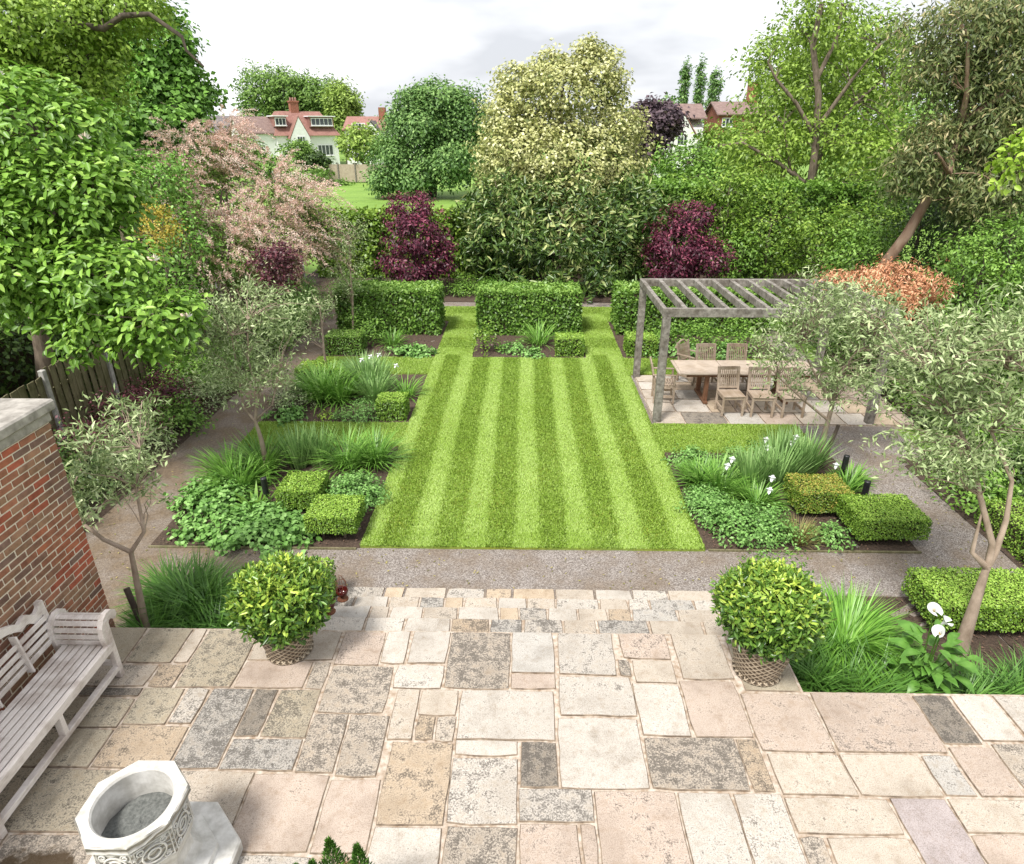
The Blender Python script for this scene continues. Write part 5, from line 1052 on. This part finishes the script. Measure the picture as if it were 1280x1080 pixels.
EU = [[(10.2, 19.7, G), (10.35, 19.6, 1.2), (10.59, 19.0, 2.36), (10.82, 18.9, 3.23), (11.1, 18.8, 4.15), (11.26, 18.9, 4.92), (11.22, 19.0, 5.58), (11.36, 19.0, 6.47), (11.55, 19.0, 7.16)], [(11.17, 18.85, 4.45), (10.84, 18.2, 3.96), (10.4, 18.2, 4.45)], [(11.25, 18.9, 5.2), (11.9, 18.3, 5.9), (12.3, 18.3, 6.8)], [(11.25, 18.9, 5.0), (10.8, 18.3, 5.8), (10.5, 18.3, 7.0)], [(11.18, 18.87, 4.6), (11.8, 18.8, 4.4), (12.3, 18.5, 3.7)], [(11.25, 18.9, 5.0), (12, 18.8, 5.1), (12.6, 18.5, 5.0)]]
tree('eucalyptus_tree', 'leaning eucalyptus with peeling pinkish trunk and grey-green hanging foliage', BL['euc'], (10.2, 19.7, G), EU, M['eucb'], F_['euc'], 2600, 11, .17, .17, .045, .17, .03, 110, .014, shell=.6, lump=.35, droop=.7, rand=1.0, up=.3, vtop=.2)
tree('green_maple', 'layered bright green maple at the edge beside the orange maple', BL['acergreen'] + [(9.2, 13, 1.2, 1.0, .9)], (9.4, 13.1, G), None, M['darkbark'], F_['mid'], 700, 10, .12, .085, .04, .06, .015, 50, .01, shell=.55, lump=.28, up=.9, droop=.4, vtop=.2)
tree('orange_maple', 'orange cut-leaved maple behind the wide olive tree', BL['aceror'], (8.2, 15, G), None, M['darkbark'], F_['orange'], 600, 11, .1, .1, .03, .05, .012, 50, .008, cat='shrub', shell=.6, lump=.25, up=.6, droop=.7)
for i, b in enumerate(BL['darkright']):
    tree('evergreen_shrub', ('dark evergreen shrub under the leaning eucalyptus trunk', 'dark ivy-covered shrub behind the orange maple', 'tall dark evergreen shrub behind the eucalyptus foliage')[i], [b, (b[0], b[1] + .3, .6, b[3], 1.3)], (b[0], b[1], G), None, M['darkbark'], F_['mid' if i == 1 else 'dark'], 420, 10, .17, .12, .06, .08, .02, 25, .015, cat='shrub', group='dark shrubs along the far side', shell=.5, lump=.2, vtop=.2)
tree('background_tree', 'dark leafy tree mass behind the eucalyptus at the garden side', [(15, 22, 3, 2.4, 3.2), (17, 21, 5, 2.6, 3), (14, 17, 2, 2, 2.2)], (15.5, 21, G), None, M['darkbark'], F_['dark'], 900, 9, .3, .18, .1, .2, .04, 30, .03, shell=.5)
tree('lime_sapling', 'fresh yellow-green sprig of broad leaves in front of the eucalyptus', BL['sprig'], (9.0, 10.0, G), [taper_path((9.0, 10, G), (8.6, 10, 3.6), 6, 0, .01), taper_path((8.6, 10, 3.6), (6.75, 10, 4.56), 5)], M['bark'], F_['fresh'], 42, 7, .08, .11, .065, .03, .01, 16, .006, big=True, shell=.8, up=.5)

hedge('boundary_hedge', 'tall green boundary hedge behind the olive-stake side border', 11.2, 12.8, 4.0, 18.0, 2.0, 24000, F_['mid'], .13, .085, jit=.16)
# side borders
rs = random.Random(3); LB = 'shrubs in the side borders'
kinds = [('olive', .085, .024, 'silver-leaved'), ('mid', .08, .045, 'green-leaved'), ('dark', .08, .045, 'dark-leaved'), ('fern', .09, .03, 'ferny'), ('berberis', .06, .035, 'burgundy-leaved'), ('geranium', .08, .06, 'soft-leaved')]
seq = [(-7.4, 7.6, .75, .9, 1), (-7.9, 8.4, .7, 1.1, 2), (-7.2, 8.5, .6, .7, 0), (-7.6, 9.3, .8, 1.1, 2), (-7.1, 9.9, .6, .8, 0), (-7.8, 10.4, .6, 1.0, 4), (-7.15, 10.9, .6, .8, 0), (-7.7, 11.6, .7, 1.1, 4), (-7.05, 12.0, .6, .8, 1), (-7.5, 12.7, .7, 1.2, 4), (-7.0, 13.2, .55, .9, 0), (-7.6, 13.8, .7, 1.3, 1), (-7.05, 14.3, .5, .8, 0), (-7.3, 15.3, .6, 1.0, 3), (-7.2, 16.3, .7, 1.0, 0), (-7.0, 17.5, .6, .9, 1), (-7.1, 18.6, .65, 1.0, 3), (-6.95, 19.6, .6, .95, 3), (-7.0, 20.7, .65, .9, 1), (-7.4, 21.8, .8, 1.2, 3), (-6.2, 23.6, .7, .9, 3), (-5.2, 23.9, .7, .8, 2),
       (7.5, 6.3, .7, .8, 2), (8.0, 7.4, .8, 1.0, 1), (7.5, 9.3, .6, .7, 1), (7.6, 10.3, .6, .75, 0), (8.2, 9.8, .7, 1.0, 2), (8.4, 10.8, .7, 1.0, 1), (8.6, 11.9, .7, 1.2, 2), (8.9, 13.0, .8, 1.2, 1), (8.6, 14.4, .7, 1.0, 2), (8.8, 16.0, .9, 1.3, 1), (8.6, 17.8, 1.0, 1.4, 2), (8.4, 19.6, .9, 1.3, 1), (9.3, 21.4, 1.0, 1.4, 2), (9.4, 6.0, .9, 1.1, 1), (9.8, 7.4, .9, 1.2, 2), (9.6, 8.8, .9, 1.2, 1), (10.0, 10.2, .9, 1.3, 2), (10.2, 11.8, .9, 1.3, 1), (7.2, 23.4, .8, .9, 1), (-2.2, 24.2, .7, .7, 1), (-1.2, 24.5, .6, .6, 3), (3.6, 24.4, .7, .7, 2)]
for i, (x, y, r, h, k) in enumerate(seq):
    kn, L_, W_, word = kinds[k]; side = 'in the fence-side border along the gravel path' if x < -6.5 else ('in the far border behind the tall hedges' if y > 23 else 'in the border on the olive-stake side')
    mound('border_shrub', word + ' mounded shrub ' + side, x, y, r, h, int(2400 * r * h + 500), F_[kn], L_, W_, cat='shrub', group=LB + (' ' + word), lump=.3, cr=.09, up=.5)

# ------------------------------------------------------------------ board fence on the left boundary
fe = thing('board_fence', 'mossy vertical board fence with concrete posts behind the brick wall', 'fence', (-8.5, 12, G))
O = (-8.5, 12, G)
for i in range(11):
    y = 7.2 + i * 1.83; MB().box(-8.55, -8.45, y - .05, y + .05, G, G + 1.68, .01).build('post', M['concrete'], fe, O)
bmesh_ = MB().box(-.009, .009, -.052, .052, 0, 1.5, .003).mesh('board'); bmesh_.materials.append(M['fencewood'])
restb = MB()
for i in range(10):
    ya = 7.2 + i * 1.83 + .055; top = random.uniform(-.03, .05) + (.12 if i == 2 else 0)
    for j in range(17):
        y = ya + .055 + j * .1015
        if y < 15: link('board', bmesh_, None, fe, (random.uniform(-.008, .008) + (.008 if j % 2 else -.008), y - 12, top + .03 + random.uniform(-.01, .01)), (0, random.uniform(-.01, .01), .12))
        else: restb.box(-8.51 + (.012 if j % 2 else 0), -8.49 + (.012 if j % 2 else 0), y - .05, y + .05, G + .03 + top, G + 1.53 + top)
    for z in (.3, 1.2): MB().box(-8.56, -8.522, ya, ya + 1.72, G + z, G + z + .08).build('rail', M['fencewood'], fe, O)
o = restb.build('boards', M['fencewood'], fe, O); o['kind'] = 'stuff'

# ------------------------------------------------------------------ far field edge: fence, houses, trees
M['palefence'] = simple('pale_fence_panel', (.36, .29, .22), (.5, .42, .33), 3, .9, .2, .02)
ff = thing('panel_fence', 'pale wooden panel fence along the far side of the field', 'fence', (-20, 80, G)); O = (-20, 80, G)
for i in range(9):
    x = -27 + i * 1.95; MB().box(x - .07, x + .07, 79.9, 80.1, G, G + 2.05).build('post', M['oak'], ff, O)
    if i < 8: MB().box(x + .08, x + 1.87, 79.98, 80.02, G + .05, G + 1.9).build('panel', M['palefence'], ff, O)

M['white'] = simple('white_render', (.74, .74, .73), (.84, .84, .83), 2, .9, .1, .01)
M['whitepaint'] = simple('white_painted_wood', (.78, .78, .78), (.84, .84, .84), 5, .6, .05, .002)
def m_tile(name, a, b):
    m, nt, N, L, p = newmat(name); br = N.new('ShaderNodeTexBrick'); t = N.new('ShaderNodeTexCoord'); L.new(t.outputs['UV'], br.inputs['Vector'])
    f = noise(nt, 2.2, 5, .7); r = ramp(nt, [(.3, a), (.7, b)]); L.new(f, r.inputs['Fac'])
    w = N.new('ShaderNodeTexWave'); w.bands_direction = 'Z'; w.inputs['Scale'].default_value = 2.2; t2 = N.new('ShaderNodeTexCoord'); L.new(t2.outputs['Object'], w.inputs['Vector'])
    rr = ramp(nt, [(0, (.72, .72, .72)), (.4, (1, 1, 1))]); L.new(w.outputs['Fac'], rr.inputs['Fac'])
    L.new(mixc(nt, r.outputs['Color'], rr.outputs['Color'], .8, 'MULTIPLY'), p.inputs['Base Color']); p.inputs['Roughness'].default_value = .85; bump(nt, p, w.outputs['Fac'], .6, .05); return m
M['redtile'] = m_tile('red_clay_tile', (.24, .115, .095), (.38, .2, .165)); M['browntile'] = m_tile('brown_clay_tile', (.17, .11, .10), (.29, .2, .175))
M['chimney'] = simple('chimney_brick', (.2, .08, .05), (.36, .15, .1), 5, .9, .3, .02); M['pane'] = simple('window_glass', (.03, .035, .045), (.08, .09, .10), 2, .1, 0, spec=.6)
M['greytile'] = m_tile('grey_slate', (.10, .09, .095), (.2, .18, .18))

def window(parent, O, x0, x1, z0, z1, y, n=2, rows=1, name='window'):
    w = MB().box(x0, x1, y - .06, y - .01, z0, z1).build(name, M['whitepaint'], parent, O)
    fw = .09; pw = (x1 - x0 - fw) / n; ph = (z1 - z0 - fw) / rows
    for i in range(n):
        for j in range(rows): MB().box(x0 + fw + i * pw, x0 + (i + 1) * pw, y - .075, y - .058, z0 + fw + j * ph, z0 + (j + 1) * ph).build('pane', M['pane'], w, O)
    MB().box(x0 - .08, x1 + .08, y - .16, y - .012, z0 - .08, z0 - .002).build('sill', M['whitepaint'], w, O)

def gable_roof(parent, O, x0, x1, y0, y1, ze, zr, mat, axis='x', over=.3, th=.16, name='roof'):
    if axis == 'x': ol = [(y0 - over, ze - .15), ((y0 + y1) / 2, zr), (y1 + over, ze - .15), (y1 + over, ze - .15 + th), ((y0 + y1) / 2, zr + th), (y0 - over, ze - .15 + th)]; return MB().prism([(a, b) for a, b in ol], x0 - over, x1 + over, 'x').build(name, mat, parent, O)
    ol = [(x0 - over, ze - .15), ((x0 + x1) / 2, zr), (x1 + over, ze - .15), (x1 + over, ze - .15 + th), ((x0 + x1) / 2, zr + th), (x0 - over, ze - .15 + th)]
    return MB().prism([(a, b) for a, b in ol], y0 - over, y1 + over, 'y').build(name, mat, parent, O)

def gable_wall(parent, O, x0, x1, y0, y1, ze, zr, axis='x', name='wall', mat=None):
    if axis == 'x': ol = [(y0, G), (y1, G), (y1, ze), ((y0 + y1) / 2, zr), (y0, ze)]; return MB().prism(ol, x0, x1, 'x').build(name, mat or M['white'], parent, O)
    ol = [(x0, G), (x1, G), (x1, ze), ((x0 + x1) / 2, zr), (x0, ze)]; return MB().prism(ol, y0, y1, 'y').build(name, mat or M['white'], parent, O)

h1 = thing('white_house', 'white rendered house with red tiled dormer roof and tall chimney beyond the field', 'house', (-31.5, 97.2, G)); O = (-31, 98, G)
h1.rotation_euler = (0, 0, .60)
gable_wall(h1, O, -37.6, -33.0, 98.6, 103.5, 4.5, 6.35); lw = gable_roof(h1, O, -37.5, -33.0, 98.6, 103.5, 4.5, 6.35, M['browntile'])
MB().obox((-36.2, 99.55, 5.28), (-35.5, 99.55, 5.28), .06, .9, (0, .8, .6)).build('skylight', M['whitepaint'], lw, O)
mainw = MB().box(-33.0, -24.6, 98.2, 105.5, G, 4.3).build('wall', M['white'], h1, O)
V = [(-33.4, 97.8, 4.15), (-24.2, 97.8, 4.15), (-24.2, 106, 4.15), (-33.4, 106, 4.15), (-31.6, 100.6, 7.2), (-26.0, 100.6, 7.2), (-26.0, 103, 7.2), (-31.6, 103, 7.2)]
rf = MB().add(V, [(0, 1, 5, 4), (1, 2, 6, 5), (2, 3, 7, 6), (3, 0, 4, 7), (4, 5, 6, 7), (3, 2, 1, 0)]).build('roof', M['redtile'], h1, O)
ch = MB().box(-30.0, -28.9, 100.4, 101.3, 6.0, 8.3).box(-30.1, -28.8, 100.3, 101.4, 8.302, 8.5).build('chimney', M['chimney'], rf, O)
for x in (-29.8, -29.45, -29.1): MB().lathe([(.13, 0), (.11, .4), (.001, .4)], 10, (x, 100.85, 8.5)).build('chimney_pot', M['redtile'], rf, O)
MB().tube([(-30.6, 101, 6.5), (-30.6, 101, 10.4)], .03, 5).build('aerial', M['black'], rf, O)
gable_wall(h1, O, -31.5, -28.9, 96.9, 101, 3.9, 6.4, 'y'); gable_roof(h1, O, -31.5, -28.9, 97.0, 101, 3.9, 6.45, M['redtile'], 'y', .12)
window(h1, O, -30.7, -29.6, 3.1, 4.1, 96.9, 3, 1)
d1 = MB().box(-33.0, -31.4, 98.3, 101, 5.25, 6.5).build('dormer', M['redtile'], rf, O); window(h1, O, -32.95, -31.5, 5.4, 6.35, 98.28, 3)
d2 = MB().box(-28.3, -24.9, 98.3, 101, 5.2, 6.5).build('dormer', M['redtile'], rf, O); window(h1, O, -28.1, -25.1, 5.4, 6.35, 98.28, 5)
MB().box(-28.5, -24.7, 98.0, 101.2, 6.502, 6.62).build('dormer_roof', M['whitepaint'], rf, O)
MB().box(-33.2, -31.2, 98.0, 101.2, 6.502, 6.62).build('dormer_roof', M['whitepaint'], rf, O)
window(h1, O, -27.6, -25.4, 1.6, 3.0, 98.2, 4)

h2 = thing('terrace_house', 'grey-roofed house half hidden by trees next to the white house', 'house', (-21, 110, G)); O = (-21, 110, G)
gable_wall(h2, O, -27.5, -21.5, 110, 117, 4.9, 6.6); r_ = gable_roof(h2, O, -27.5, -21.5, 110, 117, 4.9, 6.6, M['redtile']); window(h2, O, -26.3, -24.3, 4.95, 5.8, 109.95, 4)
gable_wall(h2, O, -24.6, -21.9, 108.5, 112, 4.4, 6.0, 'y'); gable_roof(h2, O, -24.4, -21.7, 108.6, 112, 4.4, 6.0, M['greytile'], 'y', .15)
MB().box(-22.6, -21.6, 112.5, 113.6, 6, 8.0).build('chimney', M['chimney'], r_, O)
gable_wall(h2, O, -20.6, -15.5, 111, 117, 5.2, 7.4); gable_roof(h2, O, -20.6, -15.5, 111, 117, 5.2, 7.4, M['greytile']); window(h2, O, -19.4, -17.4, 4.0, 5.0, 111, 4)
h2b = thing('brick_house', 'dark roofed house behind the pink tamarisk and maple', 'house', (-45, 98, G)); O = (-45, 98, G)
gable_wall(h2b, O, -49, -41, 98, 105, 4.6, 6.4, mat=M['chimney']); gable_roof(h2b, O, -49, -41, 98, 105, 4.6, 6.5, M['greytile'])

h3 = thing('red_roofed_house', 'white gabled house with steep red roof behind the copper tree', 'house', (21, 88, G)); O = (21, 88, G)
gable_wall(h3, O, 17.3, 21.8, 89, 96, 5.0, 7.5); r_ = gable_roof(h3, O, 17.6, 21.8, 89, 96, 6.2, 7.7, M['browntile'])
gable_wall(h3, O, 16.9, 20.3, 85.5, 90, 4.0, 6.5, 'y'); gable_roof(h3, O, 16.9, 20.3, 85.7, 90, 4.0, 6.55, M['redtile'], 'y', .25); window(h3, O, 18.0, 19.2, 3.2, 4.3, 85.5, 3)
h4 = thing('brick_house', 'brick house with brown tiled roof glimpsed through the spring tree', 'house', (26, 88, G)); O = (26, 88, G)
gable_wall(h4, O, 23.3, 29.5, 88, 95, 6.5, 7.7, mat=M['chimney']); r_ = gable_roof(h4, O, 23.3, 29.5, 88, 95, 6.6, 7.9, M['browntile']); window(h4, O, 23.7, 25.0, 5.2, 6.2, 88, 3); window(h4, O, 25.6, 27.2, 2.4, 3.8, 88, 4)
MB().box(27.4, 28.6, 91, 92, 7.5, 10.2).build('chimney', M['chimney'], r_, O)

FT = dict(shell=.6, lump=.2)
for i, b in enumerate(BL['poplar']): tree('poplar_tree', ('dense dark green poplar at the outer end of the row behind the white house', 'dense poplar second in the row behind the white house', 'poplar directly behind the red roof and chimney', 'lighter yellow-green poplar at the inner end of the row')[i], [b, (b[0], b[1], b[2] - b[4] * .9, b[3], b[4])], (b[0], b[1], G), None, M['bark'], F_['farg' if i < 3 else 'farlight'], 900, 9, .5, .55, .3, .3, .1, 10, .06, group='poplars behind the white house', sub=0, shell=.6, lump=.14, vtop=.15)
tree('field_tree', 'large blue-green willow-like tree standing at the end of the field', BL['farwillow'], (-8.3, 63, G), None, M['darkbark'], F_['farb'], 3000, 10, .38, .33, .17, .4, .08, 60, .05, shell=.55, lump=.25, vtop=.25, sub=8)
tree('round_tree', 'small round pale green tree in front of the white house', BL['farround'], (-18.7, 82, G), None, M['bark'], F_['farlight'], 260, 9, .35, .42, .26, .15, .05, 12, .04, vtop=.2, **FT)
for i, b in enumerate(BL['farbush']): tree('field_shrub', ('bushy green tree below the white house gable', 'low wide shrub before the white house extension', 'small dark shrub beside the pale panel fence', 'leafy shrub behind the pink tamarisk tips')[i], [b], (b[0], b[1], G), None, M['bark'], F_['farg' if i != 2 else 'dark'], 170, 9, .3, .4, .25, .12, .04, 8, .03, cat='shrub', group='shrubs below the white house', **FT)
for i, b in enumerate(BL['farlow']): tree('field_shrub', ('low spreading shrub along the field edge before the fence', 'low weedy shrub at the foot of the panel fence')[i], [b], (b[0], b[1], G), None, M['bark'], F_['farg'], 90, 9, .25, .36, .22, .08, .03, 5, .02, cat='shrub', group='shrubs below the white house', **FT)
tree('copper_tree', 'dark copper-purple tree between the variegated tree and red roof', BL['farpurple'], (11, 62, G), None, M['darkbark'], F_['farp'], 620, 10, .35, .38, .26, .25, .06, 20, .04, vtop=.2, **FT)
for i, k in enumerate(('col1', 'col2', 'col3')):
    b = BL[k][0]; tree('columnar_poplar', ('narrow columnar poplar, slimmer of the pair over the red roof', 'narrow columnar poplar, fuller of the pair over the red roof', 'looser columnar tree beside the columnar poplars')[i], [b, (b[0], b[1], b[2] - b[4], b[3] * 1.1, b[4] * 1.1)], (b[0], b[1], G), None, M['bark'], F_['farb'], 260, 9, .22, .4, .22, .25, .08, 6, .05, group='columnar poplars on the skyline', sub=0, **FT)
b = BL['fargreen'][0]; tree('distant_tree', 'rounded green tree top behind the copper tree', [b, (b[0] - 3, b[1], b[2] - 2, 4, 2.2)], (b[0], b[1], G), None, M['bark'], F_['farb'], 200, 9, .5, .55, .35, .25, .08, 6, .05, **FT)
for i, b in enumerate(BL['midright']): tree('thicket_tree', ('green tree below the red-roofed house', 'yellow-green tree before the brick house', 'leafy tree between the variegated tree and the spring tree', 'low tree behind the rhododendron')[i], [b, (b[0], b[1] + .5, b[2] - 1.4, b[3] * 1.1, 1.6)], (b[0], b[1], G), None, M['bark'], F_['laurel' if i % 2 else 'mid'], 420, 10, .28, .26, .13, .15, .04, 25, .03, vtop=.25, group='trees behind the pergola side', **FT)
for i, b in enumerate(BL['talllight']): tree('light_poplar', 'tall pale green poplar on the skyline behind the spring tree', [b, (b[0], b[1], b[2] - 5, b[3] * 1.1, b[4] * .8)], (b[0], b[1], G), None, M['bark'], F_['farlight'], 420, 9, .5, .46, .24, .3, .08, 14, .05, group='pale poplars behind the spring tree', shell=.8, lump=.25)
tree('background_tree', 'tall green tree mass behind the leaning eucalyptus', [(28, 45, 5, 5, 5), (22, 44, 3, 4, 3.2), (34, 42, 6, 5, 6)], (28, 45, G), None, M['bark'], F_['farg'], 900, 9, .5, .4, .24, .4, .08, 20, .06, **FT)
B = [(x + rs.uniform(-4, 4), 150 + rs.uniform(-8, 30), rs.uniform(.5, 2.5), rs.uniform(7, 11), rs.uniform(3.5, 5.5)) for x in range(-190, 200, 11)]
me, _ = crown_mesh('foliage', B, 2600, 8, .9, 1.1, .7); o = link('distant_wood', me, F_['farb']); tag(o, 'distant line of trees on the horizon beyond the houses', 'trees', kind='stuff')

# a few fallen leaves and petals on the paths and flags
n = 420; x = np.concatenate([rng.uniform(-6.6, 7.2, 220), rng.uniform(-6.6, -5.5, 100), rng.uniform(5.8, 6.9, 100)]); y = np.concatenate([rng.uniform(7.1, 7.9, 220), rng.uniform(8, 20, 100), rng.uniform(7.5, 12.3, 100)])
V, F, vv = leaves(np.stack([x, y, np.full(n, G + .012)], 1), np.stack([rng.normal(size=n), rng.normal(size=n), np.zeros(n)], 1), nrm(rng.normal(size=(n, 3)) * .25 + np.array([0, 0, 1])), .045, .02, rng.random(n), .1, .05)
o = link('fallen_leaves', npmesh('fallen_leaves', V, [F], vv), F_['brown']); tag(o, 'scattered fallen leaves on the gravel paths', 'leaves', kind='stuff')
